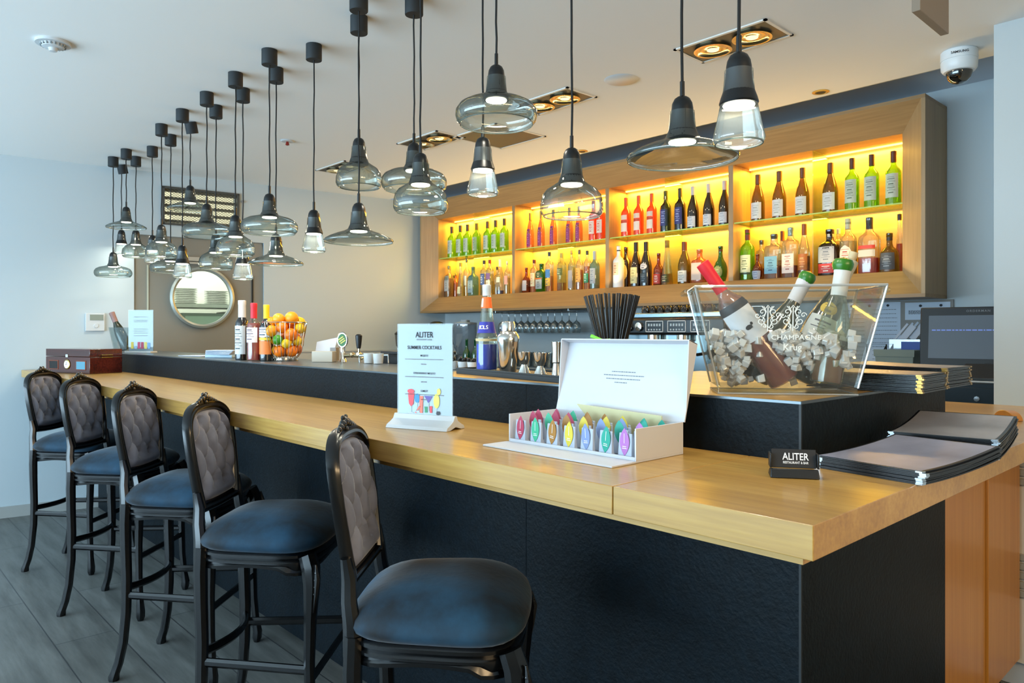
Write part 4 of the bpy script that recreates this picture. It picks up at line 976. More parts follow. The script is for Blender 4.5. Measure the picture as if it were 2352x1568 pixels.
# wine bottles on the ledge
def lw(px, dy): X, dep = on_y(px, dy); return (X, dy, LT+.0005), dep
p, d = lw(556, 1.66); bottle('dark wine bottle with white capsule, left of the pink one on the ledge', p, 'bordeaux', z_at(691,d)-LT, .036, 'dark', '#d3d6d8', [(.10,.58,70,'#cfd6d8',False,'#3c464c')], None, rz=R(25), n=32, name='wine_bottle', capz=.72)
p, d = lw(583, 1.66); bottle('pink rose wine bottle with red capsule, between two others on the ledge', p, 'bordeaux', z_at(697,d)-LT, .036, 'clear', '#c41f30', [(.32,.58,70,'#dcd6dd',False,'#6c5a64')], ('red',.66), rz=R(25), n=32, name='wine_bottle', capz=.74)
LIQ['rosewine'] = g2('liquid_rosewine', '#a82048', .6, '#8a1438')
bpy.data.objects.remove([c for c in bpy.data.objects if c.name.startswith('wine_bottle')][-1].children[-1]) if False else None
for c in [o for o in bpy.data.objects if o.name.startswith('wine_bottle') and 'pink' in o.get('label','')][0].children:
    if c.name.startswith('liquid'): c.data.materials[0] = LIQ['rosewine']
p, d = lw(612, 1.70); bottle('yellow-capped wine bottle half hidden behind the fruit basket', p, 'bordeaux', z_at(701,d)-LT, .036, 'dark', '#e8c21c', [(.12,.36,80,'#e0803c'),(.37,.42,80,'#e8c23c'),(.43,.60,80,'#dfe2e6',False,'#2c3c54')], None, rz=R(25), n=32, name='wine_bottle', capz=.76)
# fruit basket
fx, fy = -3.725, 1.79
bk = thing('wire_fruit_basket', 'chrome wire basket heaped with citrus fruit on the raised ledge', 'basket', (fx, fy, LT+.0005))
bp_ = [(.062,.012),(.072,.022),(.088,.045),(.098,.085),(.104,.13),(.112,.17),(.117,.205)]
b = MB()
for k in range(30):
    a = 2*pi*k/30; b.tube([(r_*cos(a), r_*sin(a), z) for r_, z in bp_], .0016, 5)
b.build('wire_cage', steel, bk)
b = MB(); b.tube([(.117*cos(2*pi*i/40), .117*sin(2*pi*i/40), .205) for i in range(40)], .003, 6, closed=True); b.build('top_ring', steel, bk)
b = MB(); b.lathe([(.072,0),(.074,.004),(.060,.010),(.063,.016),(.0001,.016)], 36, capt=False); b.build('pedestal', steel, bk)
def fruit(name, label, c, m, r_, sx=1.0, nip=0):
    b = MB(); b.sphere((0,0,0), r_, 20, 12, sz=1.0)
    if nip: b.lathe([(r_*.5,r_*.82),(r_*.22,r_*1.08),(.001,r_*1.18)], 14, capb=False)
    else: b.lathe([(.004,r_*.99),(.003,r_*1.02),(.0005,r_*1.025)], 8, capb=False)
    o = b.build(name, m, smooth=70); o.location = (fx+c[0], fy+c[1], LT+c[2]); o.rotation_euler = (random.uniform(-1,1), random.uniform(-1,1), random.uniform(0,6)); o.scale = (sx,sx,1)
    tag(o, label, name, 'citrus fruit in the wire basket'); return o
orange_m = mat('orange_peel', '#ee7a0e', .42, bump=(260,.35,.001), sub=.15); yel_m = mat('lemon_peel', '#edc31c', .42, bump=(220,.3,.001), sub=.15); or2 = mat('pale_orange_peel', '#f39a1a', .42, bump=(260,.35,.001), sub=.15); lime_m = mat('lime_peel', '#3f8f1e', .4, bump=(240,.3,.001))
# v = towards the viewer, u = to the viewer's right
vd = Vector((-fx, -fy)).normalized(); ud = Vector((-vd.y, vd.x))
def fp(u, v, z): q = ud*u+vd*v; return (q.x, q.y, z)
FR = [('orange','orange at the bottom centre of the basket, left of its twin',-.026,.052,.052,orange_m,.030),('orange','orange at the bottom right of the fruit basket',.036,.048,.052,orange_m,.030),
 ('lemon','lemon standing at the bottom left of the fruit basket',-.062,.012,.060,yel_m,.026),('orange','orange hidden low at the back of the fruit basket',.0,-.03,.052,orange_m,.031),
 ('orange','orange low on the right rim side of the basket, behind',.064,-.005,.065,orange_m,.027),
 ('lemon','small round lemon in the lower centre of the basket',.010,.066,.093,yel_m,.0245),('lemon','yellow lemon at the right side of the basket, middle height',.064,.035,.105,yel_m,.025),
 ('lime','green lime at the left centre of the fruit basket',-.034,.060,.112,lime_m,.0255),('orange','orange at the left middle of the basket behind the lime',-.072,.020,.105,or2,.024),
 ('orange','large orange right of the lime in the basket',.032,.056,.140,orange_m,.033),('orange','orange buried in the middle of the fruit basket',.0,-.01,.115,orange_m,.033),('orange','orange at the back right of the basket, middle height',.055,-.045,.12,orange_m,.030),
 ('orange','orange at the upper left just inside the basket ring',-.066,.042,.160,or2,.030),('orange','orange behind the lime in the upper middle of the basket',-.012,.050,.178,orange_m,.029),('lemon','lemon at the upper right of the basket under the ring',.080,.030,.172,yel_m,.026),
 ('orange','pale orange poking over the left of the basket ring',-.070,.012,.205,or2,.029),('orange','pale orange at the top centre left of the heap',-.030,.030,.222,or2,.031),('orange','topmost orange at the upper right of the heap',.036,.028,.228,or2,.034),
 ('orange','orange at the back of the heap, top middle',.0,-.045,.20,orange_m,.033),('lemon','lemon on the right shoulder of the fruit heap',.082,.0,.208,yel_m,.025),('orange','orange behind the lemon at the right of the heap',.05,-.04,.185,orange_m,.030)]
for nm, lb, u, v, z, m_, r_ in FR: fruit(nm, lb, fp(u, v, z), m_, r_*1.05, nip=(nm == 'lemon'))
# folded papers left of the bottles
pl = thing('napkin_stack', 'low stack of white napkins on a pale blue tray left of the wine bottles', 'napkin stack', (-4.42, 1.74, LT+.0005), R(35))
b = MB(); b.box(-.09,.09,-.06,.06,0,.018); b.build('blue_tray', mat('pale_blue_plastic','#a8c2d4',.4), pl, bevel=.003)
for k in range(4): b = MB().at(Mt(0,0,0,rz=.08*(k-1))); b.box(-.085,.085,-.065,.065,.0185+.007*k,.0245+.007*k); b.build('napkin', white_paper, pl, bevel=.002)
b = MB().at(Mt(-4.78,1.72,LT+.0008,rz=.3)); b.box(-.11,.11,-.07,.07,0,.005); o = b.build('folded_cloth', white_paper, bevel=.002); tag(o, 'flat white folded cloth on the ledge left of the napkin stack', 'cloth')
# beige card reader box and beer tap
bb = thing('beige_box', 'small beige box on the ledge right of the fruit basket', 'box', (-3.42, 1.86, LT+.0005), R(40))
b = MB(); b.box(-.055,.055,-.03,.03,0,.055); b.build('box_body', mat('beige_metal','#b3aa99',.4), bb, bevel=.002)
cd = thing('folded_card', 'tilted white card standing between the fruit basket and the beer badge', 'card', (-3.60, 1.95, LT+.0005), R(35))
b = MB(); b.hexa([(-.05,-.004,0),(.05,-.004,0),(.05,.004,0),(-.05,.004,0)], [(-.05,.030,.10),(.075,.030,.125),(.075,.036,.125),(-.05,.036,.10)]); b.build('card', white_card, cd)
b = MB(); b.box(.052,.085,-.02,.02,0,.07); b.build('card_rack', mat('rack_brown','#8a8580',.5), cd)
tap = thing('beer_tap', 'beer tap with an oval green badge and brass fittings on the ledge', 'beer tap', (-3.39, 1.95, LT+.0005), R(42))
b = MB(); b.lathe([(.022,0),(.018,.01),(.013,.02),(.013,.075)], 16); b.build('tap_column', steel, tap)
b = MB().at(Mt(0,-.005,.112,rx=R(90))); b.lathe([(.028,-.006),(.030,0),(.026,.006),(.0001,.007)], 32, sy=1.45, capt=False); q = b.build('badge_ring', steel, tap)
b = MB().at(Mt(0,-.0125,.112,rx=R(90))); b.lathe([(.022,0),(.021,.002)], 32, sy=1.5); b.build('badge_face', mat('badge_green','#2f6b34',.4), q)
b = MB().at(Mt(0,-.0148,.112,rx=R(90),ry=0) @ Matrix.Rotation(R(35),4,'Z'))
for k in (-1,0,1): b.box(-.016,.016,k*.011-.003,k*.011+.003,0,.0008)
b.build('badge_stripe', mat('badge_gold','#c8c25a',.4), q)
brass2 = mat('tap_brass', '#b9a988', .25, 1.0)
b = MB(); b.tube([(0,0,.03),(.05,0,.032),(.09,0,.03),(.105,0,.015)], .010, 10); b.sphere((.05,0,.035), .015); b.tube([(.085,-.02,.04),(.085,.03,.04)], .008, 10); b.build('tap_spout', brass2, tap)
b = MB(); b.tube([(.085,0,.035),(.085,0,.07)], .006, 8); q = b.build('tap_stem', brass2, tap)
b = MB(); b.lathe([(.010,.068),(.013,.085),(.017,.12),(.018,.135),(.010,.142),(.001,.143)], 16, (.085,0,0)); b.build('tap_handle', black_plastic, q)
rl = MB(); rl.tube([(-3.22,2.02,LT+.001),(-3.22,2.02,LT+.035),(-3.05,2.08,LT+.04),(-3.05,2.08,LT+.001)], .006, 8); o = rl.build('chrome_rail', brushed, smooth=60); tag(o, 'low bent chrome rail between the beer tap and the white cups', 'rail')
o.location = (-.02, -.06, 0)
for k, (px, w_) in enumerate(((847, 'left'), (869, 'right'))):
    X, dep = on_y(px, 1.93); b = MB(); b.lathe([(.015,0),(.022,.002),(.026,.05),(.0245,.05),(.019,.004),(.0001,.003)], 24, capt=False)
    o = b.build('white_cup', white_plastic); o.location = (X, 1.93, LT+.0005); tag(o, 'small plain white cup, %s of two on the ledge left of the menu stand' % w_, 'cup', 'plain white cups on the ledge')
cr_ = thing('black_crate', 'black plastic crate behind the two plain white cups', 'crate', (-3.02, 2.16, 1.0005-.0), 0)
b = MB(); b.box(-.17,.17,-.10,.10,0,.30); b.build('crate_body', black_plastic, cr_, bevel=.006)
b = MB(); b.box(-.176,.176,-.106,.106,.29,.305); b.build('crate_rim', black_plastic, cr_, bevel=.002)
ub = thing('inner_worktop', 'steel work surface inside the bar, behind the raised ledge', 'counter')
b = MB(); b.box(-5.4, -1.70, YL+.003, 2.50, .96, 1.0); b.build('worktop', bcm, ub, bevel=.003); b = MB(); b.box(-5.38, -1.72, YL+.01, 2.46, .01, .96); b.build('base_cabinet', MATS['base_dark'], ub)
# white pots with dark beans
for k, px in enumerate((1040, 1063, 1085)):
    X, dep = on_y(px, 1.87); w3 = ('left','middle','right')[k]
    t_ = thing('white_pot', 'little white pot filled with dark beans, %s of three by the menu stand' % w3, 'pot', (X, 1.87, LT+.0005), group='white pots of dark beans')
    b = MB(); b.lathe([(.014,0),(.017,.001),(.0215,.034),(.020,.034),(.016,.004),(.0001,.004)], 24, capt=False); b.build('pot', white_plastic, t_)
    b = MB()
    for j in range(16): b.sphere((random.uniform(-.014,.014), random.uniform(-.014,.014), .036+random.uniform(-.003,.012)), .0065, 6, 5, sx=1.2)
    g = b.build('dark_beans', mat('dark_bean','#17120f',.35), t_); g['kind'] = 'stuff'
# bar tray with tools
ta = R(-9)
tm = Mt(-1.735, 1.72, LT+.0003, rz=ta)
b = MB().at(tm); b.box(-.385,.40,-.085,.10,0,.016); b.box(-.385,.40,-.085,-.079,.016,.022); b.box(-.385,.40,.094,.10,.016,.022); b.box(-.385,-.379,-.079,.094,.016,.022); b.box(.394,.40,-.079,.094,.016,.022)
o = b.build('bar_tray', mat('tray_rubber','#1d2930',.55), smooth=0, bevel=.001); tag(o, 'long dark rubber bar tray holding the blue liqueur, shaker and jiggers', 'tray')
TZ = LT+.0168
def on_tray(px, v=0.0):
    u = (px-HX)/FPX; dx, dy = RT[0]*u+FW[0], RT[1]*u+FW[1]
    cx_, cy_ = -1.735 - sin(ta)*v, 1.72+cos(ta)*v; ex, ey = cos(ta), sin(ta)
    det = -dx*ey+ex*dy; dep = (-cx_*ey+ex*cy_)/det; return (dep*dx, dep*dy, TZ), dep
p, dep = on_tray(1118, -.045)
bt = thing('liqueur_bottle', 'tall clear liqueur bottle with bright blue drink and orange neck label on the tray', 'bottle', p, R(30))
H = z_at(655, dep)-TZ
PROF['bols'] = [(.0,.012),(.88,.0),(.97,.01),(1,.03),(1,.33),(.98,.355),(1.0,.375),(.99,.40),(.80,.47),(.66,.56),(.56,.66),(.46,.78),(.38,.88),(.36,.93),(.36,1)]
BR = .0385
b = MB(); b.lathe([(max(q,1e-5)*BR, z*H) for q, z in PROF['bols']], 36, capb=False); b.build('bottle_glass', GL['clear'], bt, smooth=50)
b = MB(); b.lathe([(.035,.004),(.036,.01),(.0362,.31*H),(.0001,.31*H)], 36, capt=False); b.build('blue_liquid', mat('liquid_blue', (.003,.05,.95), .15, emit=None), bt)
b = MB(); wrap(b, PROF['bols'], BR, H, .44*H, .57*H, -R(100), R(100), 0, n=24, nz=6); lb_ = b.build('blue_label', col('#2a2f9c'), bt, smooth=60)
b = MB(); wrap(b, PROF['bols'], BR, H, .73*H, .86*H, -R(178), R(178), 0, n=30, nz=4); b.build('orange_neck_label', col('#ef6a24'), bt, smooth=60)
b = MB(); wrap(b, PROF['bols'], BR, H, .745*H, .845*H, -R(80), -R(20), 0, n=8, nz=4, off=.0014); b.build('pale_print', col('#e6c9c4'), bt, smooth=60)
b = MB(); wrap(b, PROF['bols'], BR, H, .345*H, .375*H, -R(178), R(178), 0, n=30, nz=1, off=.0012); b.build('gold_band', col('#c9b98c'), bt, smooth=60)
b = MB(); b.lathe([(.0150,.875*H),(.0150,.94*H),(.0155,.945*H),(.0155,H),(.013,H+.002)], 24); b.build('screw_cap', white_plastic, bt)
for k, ch in enumerate('BOLS'):
    a = R(-33+k*18)-pi/2; rr_ = rad_at(PROF['bols'], BR, H, .51*H)+.0016
    text('lettering', ch, .019, white_ink, lb_, (rr_*cos(a), rr_*sin(a), .505*H), (R(80),0,a+pi/2), .0001)
p, dep = on_tray(1167, -.035); Hs = z_at(738, dep)-TZ
sh_ = thing('cocktail_shaker', 'polished steel cocktail shaker beside the blue liqueur bottle', 'cocktail shaker', p)
b = MB(); b.lathe([(.026,0),(.028,.003),(.038,.62*Hs)], 32); b.build('tumbler', steel, sh_)
b = MB(); b.lathe([(.0395,.60*Hs),(.040,.66*Hs),(.037,.72*Hs),(.028,.79*Hs),(.022,.81*Hs),(.022,.82*Hs)], 32); b.build('strainer_top', steel, sh_)
b = MB(); b.lathe([(.024,.81*Hs),(.024,.96*Hs),(.020,.995*Hs),(.0005,Hs)], 32, capt=False); b.build('small_cap', steel, sh_)
def jigger(px, v, top, R0, R1, waist, f, label):
    p, dep = on_tray(px, v); H = z_at(top, dep)-TZ
    t_ = thing('jigger', label, 'jigger', p, group='steel jiggers on the tray')
    b = MB(); b.lathe([(R0-.0015,0),(R0,.0005),(waist,f*H-.001),(waist,f*H+.001)], 28, capb=False); b.build('lower_cup', steel, t_)
    b = MB(); b.lathe([(waist,f*H),(waist+.003,f*H+.004),(R1*.86,f*H+(1-f)*H*.5),(R1,H),(R1-.0015,H),(R1*.84,f*H+(1-f)*H*.5),(.001,f*H+.004)], 28, capt=False); b.build('upper_cup', steel, t_)
jigger(1204, -.02, 808, .021, .023, .010, .40, 'short steel jigger right next to the cocktail shaker')
jigger(1241, -.02, 810, .021, .023, .010, .38, 'short steel jigger left of the tall narrow one')
jigger(1279, -.02, 785, .017, .017, .0125, .36, 'tall narrow steel jigger in front of the hanging glasses')
jigger(1319, -.015, 783, .017, .018, .0125, .36, 'tall jigger half hidden by the open tea box lid')
# straws
sx_, sy_ = -1.475, 1.80
sc2 = thing('straw_cup', 'dark cup holding black straws behind the open tea box lid', 'cup', (sx_, sy_, LT+.0205-.0045))
sc2.location.z = LT+.0005
b = MB(); b.lathe([(.030,0),(.032,.002),(.036,.10),(.034,.10),(.030,.004),(.0001,.003)], 28, capt=False); b.build('cup_body', black_plastic, sc2)
straw_m = mat('black_straw', '#14110f', .3, bump=(300,.3,.001))
b = MB(); b.tube([(0,0,0),(0,0,.27)], .0030, 6); sproto = b.build('drinking_straw', straw_m, smooth=60); sproto['category'] = 'straw'
vd2 = Vector((-sx_, -sy_)).normalized(); ud2 = Vector((-vd2.y, vd2.x))
NS = 34
for k in range(NS):
    o = sproto if k == 0 else sproto.copy()
    if k: C.objects.link(o)
    t_ = (k+.5)/NS*2-1; t_ = t_*.5+.5*math.copysign(abs(t_)**.8, t_); v = random.uniform(-1, 1)
    bu, bv = t_*.012, v*.016; tu, tv = t_*.088+random.uniform(-.004,.004), v*.03
    base = Vector((sx_, sy_, LT+.006)) + Vector((ud2.x*bu+vd2.x*bv, ud2.y*bu+vd2.y*bv, 0))
    tip = Vector((sx_, sy_, LT+.272+random.uniform(-.008,.006))) + Vector((ud2.x*tu+vd2.x*tv, ud2.y*tu+vd2.y*tv, 0))
    o.location = base; o.rotation_mode = 'QUATERNION'; o.rotation_quaternion = (tip-base).to_track_quat('Z','Y')
    if k == 0: lab0 = ('leftmost black drinking straw of the bunch')
    tag(o, 'black drinking straw in the dense bunch fanned out above the tea box' if 0 < k < NS-1 else ('leftmost' if k == 0 else 'rightmost')+' black drinking straw of the fan above the tea box', 'straw', 'black drinking straws')

# tea box
TX0, TX1, TY0, TY1, TH_ = -1.40, -.99, 1.29, 1.47, .075
tb = thing('tea_box', 'open white cardboard tea box with its lid raised, on the oak counter', 'tea box', (TX0, TY0, CT+.0005), 0)
W, D = TX1-TX0, TY1-TY0; tk = .004
b = MB(); b.box(0, W, 0, D, 0, tk); b.box(0, tk, 0, D, tk, TH_); b.box(W-tk, W, 0, D, tk, TH_); b.box(tk, W-tk, D-tk, D, tk, TH_); b.box(tk, W-tk, 0, tk, tk, .012); b.build('tray_box', white_card, tb, smooth=0, bevel=.0006)
b = MB(); b.box(-.005, W+.002, -.085, -.001, 0, .004); b.build('front_flap', white_card, tb, smooth=0, bevel=.0008)
la = R(16)
LM = Mt(0, D, TH_) @ Matrix.Rotation(-la, 4, 'X')
b = MB().at(LM); lh = .192
b.box(-.003, W+.003, 0, .004, 0, lh); b.box(-.003, W+.003, -.034, 0, lh-.003, lh); b.hexa([(-.003,-.034,lh-.003),(.0,-.034,lh-.003),(.0,0,lh-.003),(-.003,0,lh-.003)], [(-.003,-.034,lh),(.0,-.034,lh),(.0,0,lh),(-.003,0,lh)])
b.add([(W+.003,0,.03),(W+.003,0,lh),(W+.003,-.034,lh),(W,0,.03),(W,0,lh),(W,-.034,lh)], [(0,1,2),(3,5,4),(0,2,5,3),(1,4,5,2)])
b.add([(-.003,0,.03),(-.003,0,lh),(-.003,-.034,lh),(0,0,.03),(0,0,lh),(0,-.034,lh)], [(0,1,2),(3,5,4),(0,2,5,3),(1,4,5,2)])
lid = b.build('lid', white_card, tb, smooth=0, bevel=.0006)
q = MB().at(LM); 
for k, (a0, a1) in enumerate(((.17,.25),(.145,.275),(.155,.265),(.185,.225))): words(q, a0, a1, .112-k*.0095, .0022, -.0006)
q.build('small_print', grey_ink, tb, smooth=0)
b = MB(); b.hexa([(.16,D-.012,.03),(.36,D-.012,.03),(.36,D-.009,.03),(.16,D-.009,.03)], [(.10,D-.030,.098),(.37,D-.030,.088),(.37,D-.027,.088),(.10,D-.027,.098)]); b.build('tissue_leaf', mat('cream_tissue','#d8cfa0',.6), tb, smooth=0)
TEA = [('#b03a58','crimson'),('#3fae86','mint green'),('#a8742c','bronze'),('#d8c23c','yellow'),('#7d8fb8','slate blue'),('#1c9c86','teal'),('#b06cb4','purple')]
def leafpoly(w, h, n=10):
    L = [( w*sin(pi*(i/n))**.8*(1 if i < n else 0), h*(i/n)) for i in range(n+1)]
    return L + [(-x, z) for x, z in reversed(L[1:-1])]
for row in range(4):
    for k in range(7):
        c1, nm = TEA[k if row == 0 else (k, (0,0,0,2,3,4,5)[k], (0,1,2,2,3,5,5)[k])[row-1]]
        x = TX0+.035+k*.0565+(0 if row == 0 else .012*((row % 2)*2-1)); y = TY0+.010+row*.040
        hh_ = .056; lift = .001
        r_ = thing('tea_sachet', (('%s leaf tea sachet in the front row of the open tea box' % nm) if row == 0 else 'tea sachet with coloured leaf tip, in the rows behind, inside the open box'), 'tea sachet', (x, y, CT+.0055), R(-6 if row == 0 else 4), 'tea sachets in the open box' if row == 0 else 'tea sachets in the back rows')
        b = MB(); b.hexa([(-.021,-.004,0),(.021,-.004,0),(.021,.006,0),(-.021,.006,0)], [(-.019,-.001,hh_),(.019,-.001,hh_),(.019,.003,hh_),(-.019,.003,hh_)]); b.build('envelope', white_paper, r_, smooth=0, bevel=.001)
        z0 = .006 if row == 0 else .022; lf = leafpoly(.0145, .062 if row == 0 else .056); tilt = random.uniform(-.12,.12)
        b = MB().at(Mt(0,-.0045 if row == 0 else -.0035,z0,ry=tilt)); m_ = len(lf)
        b.add([(x_, .0, z_) for x_, z_ in lf]+[(x_, .0008, z_) for x_, z_ in lf], [tuple(range(m_)), tuple(range(2*m_-1, m_-1, -1))]+[(i,(i+1)%m_,m_+(i+1)%m_,m_+i) for i in range(m_)])
        g = b.build('leaf_tag', col(c1), r_, smooth=0)
        if row == 0:
            q = MB().at(Mt(0,-.0049,z0,ry=tilt)); q.quad((-.006,0,.020),(.006,0,.020),(.006,0,.0215),(-.006,0,.0215)); q.quad((-.007,0,.016),(.007,0,.016),(.007,0,.0175),(-.007,0,.0175)); q.quad((-.0007,0,.028),(.0007,0,.028),(.0007,0,.05),(-.0007,0,.05)); q.build('white_print', white_ink, g, smooth=0)
b = MB(); lp = LM @ Vector((.120, .002, lh)); lp += Vector((TX0, TY0, CT))
b = MB().at(Mt(lp.x, lp.y, lp.z+.002, rz=R(20))); b.tube([(-.035,0,.016),(-.015,0,.008),(.0,0,.003),(.038,0,.002)], [.005,.005,.004,.003], 8); b.tube([(-.012,.0,.004),(.02,0,.006)], .003, 8)
o = b.build('green_clip', mat('lime_plastic','#6fc83c',.35), smooth=60); tag(o, 'small lime green clip on top edge of the tea box lid', 'clip')

# card holder on the counter
ch_ = thing('card_holder', 'small black business card holder with white logo on the counter corner', 'card holder', (-.655, 1.325, CT+.0005), R(33))
hx = on_z(1812, 1098, CT); ch_.location = (hx[0], hx[1]+.02, CT+.0005)
W_ = .092
b = MB(); b.hexa([(-W_/2,-.022,0),(W_/2,-.022,0),(W_/2,.025,0),(-W_/2,.025,0)], [(-W_/2+.002,-.014,.018),(W_/2-.002,-.014,.018),(W_/2-.002,.022,.012),(-W_/2+.002,.022,.012)]); b.build('holder_base', black_plastic, ch_, bevel=.002)
for s in (-1, 1): b = MB(); b.box(min(s*W_/2, s*(W_/2-.004)), max(s*W_/2, s*(W_/2-.004)), -.014, .02, .0185, .046); b.build('holder_cheek', black_plastic, ch_, bevel=.001)
b = MB().at(Mt(0,-.006,.019,rx=R(-14))); b.box(-W_/2+.005, W_/2-.005, 0, .012, 0, .036); crd = b.build('business_cards', mat('card_black','#15171a',.5), ch_, smooth=0)
text('lettering', 'ALITER', .0195, white_ink, crd, (.003,-.0022,.0395), (R(76),0,0), .0001, sx=.80)
text('lettering', 'RESTAURANT & BAR', .0066, white_ink, crd, (.003,-.0052,.0285), (R(76),0,0), .0001, sx=.78)
# menus: stacks of black folders
cover_g = mat('menu_cover_print', '#8b8c9c', .35, vary=(6,'#7b7c8c','#a1a2b4')); menu_black = mat('menu_black','#0d0e12',.35); menu_br = mat('menu_corner_brass','#b08a48',.3,.8)
menu_st = mat('menu_corner_silver','#c9d2d8',.25,.9); cover_w = mat('menu_cover_warm','#a09c9c',.35, vary=(6,'#8f8a8a','#b2aeb0'))
def menu_stack(nm, loc, rz, n, W, D, bend, top_m, corner_m, desc, th=.0032):
    x, y, z = loc
    def sheet(W, D, t_, bend, mi=0, y0=0, inset=0):
        b = MB(); N = 10; vs = []
        for j in range(N+1):
            yy = -D/2+inset+(D-2*inset)*j/N; zz = y0+bend*max(0, (yy/D+.5))**2
            for xx in (-W/2+inset, W/2-inset): vs += [(xx,yy,zz),(xx,yy,zz+t_)]
        fs = []
        for j in range(N): a = j*4; c = a+4; fs += [(a,a+2,c+2,c),(a+1,c+1,c+3,a+3),(a,c,c+1,a+1),(a+2,a+3,c+3,c+2)]
        fs += [(0,1,3,2),(N*4,N*4+2,N*4+3,N*4+1)]
        return b.add(vs, fs)
    body = sheet(W, D, th*.82, bend); bme = mesh_of(body.build('cover', menu_black, smooth=40))
    cb_ = MB(); cb_.box(W/2-.012, W/2+.0008, -D/2-.0008, -D/2+.012, .0, th*.9); cb2 = MB(); cb2.box(-W/2-.0008, -W/2+.012, -D/2-.0008, -D/2+.012, .0, th*.9); cme2 = mesh_of(cb2.build('metal_corner', corner_m, smooth=0)); cme = mesh_of(cb_.build('metal_corner', corner_m, smooth=0))
    tme = mesh_of(sheet(W, D, .0004, bend, 0, th*.86, .006).build('printed_face', top_m, smooth=40))
    for k in range(n):
        jx, jy, jr = random.uniform(-.003,.003), random.uniform(-.003,.003), random.uniform(-.015,.015)
        r = thing('menu_folder', ('topmost menu, %s' if k == n-1 else 'black menu folder under the top one, %s') % desc, 'menu', (x+jx, y+jy, z+k*th+.0003), rz+jr, nm)
        child('cover', bme, r); child('metal_corner', cme, r); child('metal_corner', cme2, r)
        if k == n-1: child('printed_face', tme, r)
menu_stack('menus in the front stack', (-.565, 1.665, CT), R(-10), 8, .225, .305, .022, cover_g, menu_st, 'stack nearest the black card holder')
menu_stack('menus in the right stack', (-.590, 2.058, CT), R(6), 14, .225, .30, .028, cover_w, menu_st, 'tall stack at the counter right edge')
menu_stack('menus in the ledge stack', (-.790, 2.085, LT), R(92), 10, .215, .29, .004, cover_w, menu_br, 'low ledge stack right of ice bucket', .0046)
menu_stack('menus in the rear ledge stack', (-.80, 2.325, LT), R(90), 12, .215, .29, .006, cover_w, menu_br, 'rear stack on the ledge', .0046)
# ================================================================== ice bucket
BA = R(38)
bk2 = thing('ice_bucket', 'large clear acrylic champagne bucket full of ice and bottles on the ledge', 'ice bucket', (-.905, 1.772, LT+.0005), BA)
bw0, bd0, bw1, bd1, bh = .325, .175, .440, .228, .264
bucket_m = glass('bucket_acrylic', '#fbfcfb', '#d9dfdc', .08, body=.015, bodycol='#e8ece8', blend=.25, fres=.28)
def wall(name, quad_out, quad_in):
    b = MB(); b.add(list(quad_out)+list(quad_in), [(0,1,2,3),(7,6,5,4),(0,4,5,1),(1,5,6,2),(2,6,7,3),(3,7,4,0)]); return b.build(name, bucket_m, bk2, smooth=0, bevel=.0015)
tw = .007
def cnr(w, dd, z): return [(-w/2,-dd/2,z),(w/2,-dd/2,z),(w/2,dd/2,z),(-w/2,dd/2,z)]
o0, o1, i0, i1 = cnr(bw0,bd0,.018), cnr(bw1,bd1,bh), cnr(bw0-2*tw,bd0-2*tw,.018), cnr(bw1-2*tw,bd1-2*tw,bh)
for k, nm in enumerate(('front_wall','side_wall','back_wall','side_wall')):
    a, c = k, (k+1) % 4; wall(nm, (o0[a],o0[c],o1[c],o1[a]), (i0[a],i0[c],i1[c],i1[a]))
b = MB(); b.hexa(cnr(bw0,bd0,0), cnr(bw0,bd0,.0175)); b.build('thick_base', bucket_m, bk2, smooth=0, bevel=.002)
rimm = mat('acrylic_rim_light', '#e9ecea', .12, coat=.6)
rimg = glass('bucket_rim', '#dfe6e2', '#a8b2ae', .5, body=.35, bodycol='#f0f2f0')
b = MB(); b.tube([o1[0],o1[1],o1[2],o1[3]], .0035, 6, closed=True); b.build('rim_edge', rimg, bk2)
for k in range(4): b = MB(); b.tube([o0[k], o1[k]], .0028, 6); b.build('corner_edge', rimg, bk2)
b = MB(); b.tube([cnr(bw0,bd0,.002)[k] for k in range(4)], .0022, 6, closed=True); b.build('base_edge', rimg, bk2)
for s in (-1, 1): b = MB(); b.box(min(s*bw1/2, s*(bw1/2+.022)), max(s*bw1/2, s*(bw1/2+.022)), -.07, .07, bh-.016, bh-.004); b.build('side_grip', bucket_m, bk2, smooth=0, bevel=.003)
# printed emblem and word on the front wall
fa = atan2((bd1-bd0)/2, bh-.018)
FM = Mt(0, -bd0/2-.0012, .018) @ Matrix.Rotation(fa, 4, 'X')
EMB = mat('frosted_print', '#dfe3df', .6)
q = MB().at(FM)
def curl(cx, cz, r0, turns, d, sgn=1, w=.0012):
    pts = []
    for i in range(22):
        t_ = i/21; a = d+sgn*t_*turns*2*pi; r_ = r0*(1-t_*.85); pts.append((cx+r_*cos(a), 0, cz+r_*sin(a)))
    q.tube(pts, w, 4)
for cx in (-.048, .010):
    for s in (-1, 1):
        curl(cx+s*.016, .162, .011, 1.3, pi/2, s); curl(cx+s*.013, .184, .009, 1.2, -pi/2, -s); curl(cx+s*.024, .176, .007, 1.1, 0, s); curl(cx+s*.008, .150, .007, 1.1, pi, s)
        q.tube([(cx+s*.004,0,.146),(cx+s*.012,0,.165),(cx+s*.004,0,.185),(cx+s*.010,0,.198)], .0014, 4)
    q.tube([(cx,0,.138),(cx,0,.196)], .0016, 4)
    q.tube([(cx-.014,0,.198),(cx-.008,0,.190),(cx,0,.200),(cx+.008,0,.190),(cx+.014,0,.198)], .0014, 4)
q.build('lion_emblem_print', EMB, bk2)
t1 = text('lettering', 'CHAMPAGNE', .0165, EMB, bk2, (0,0,0)); t1.matrix_local = FM @ Mt(.018,0,.122,rx=R(90)); t1.scale = (1.15,1,1)
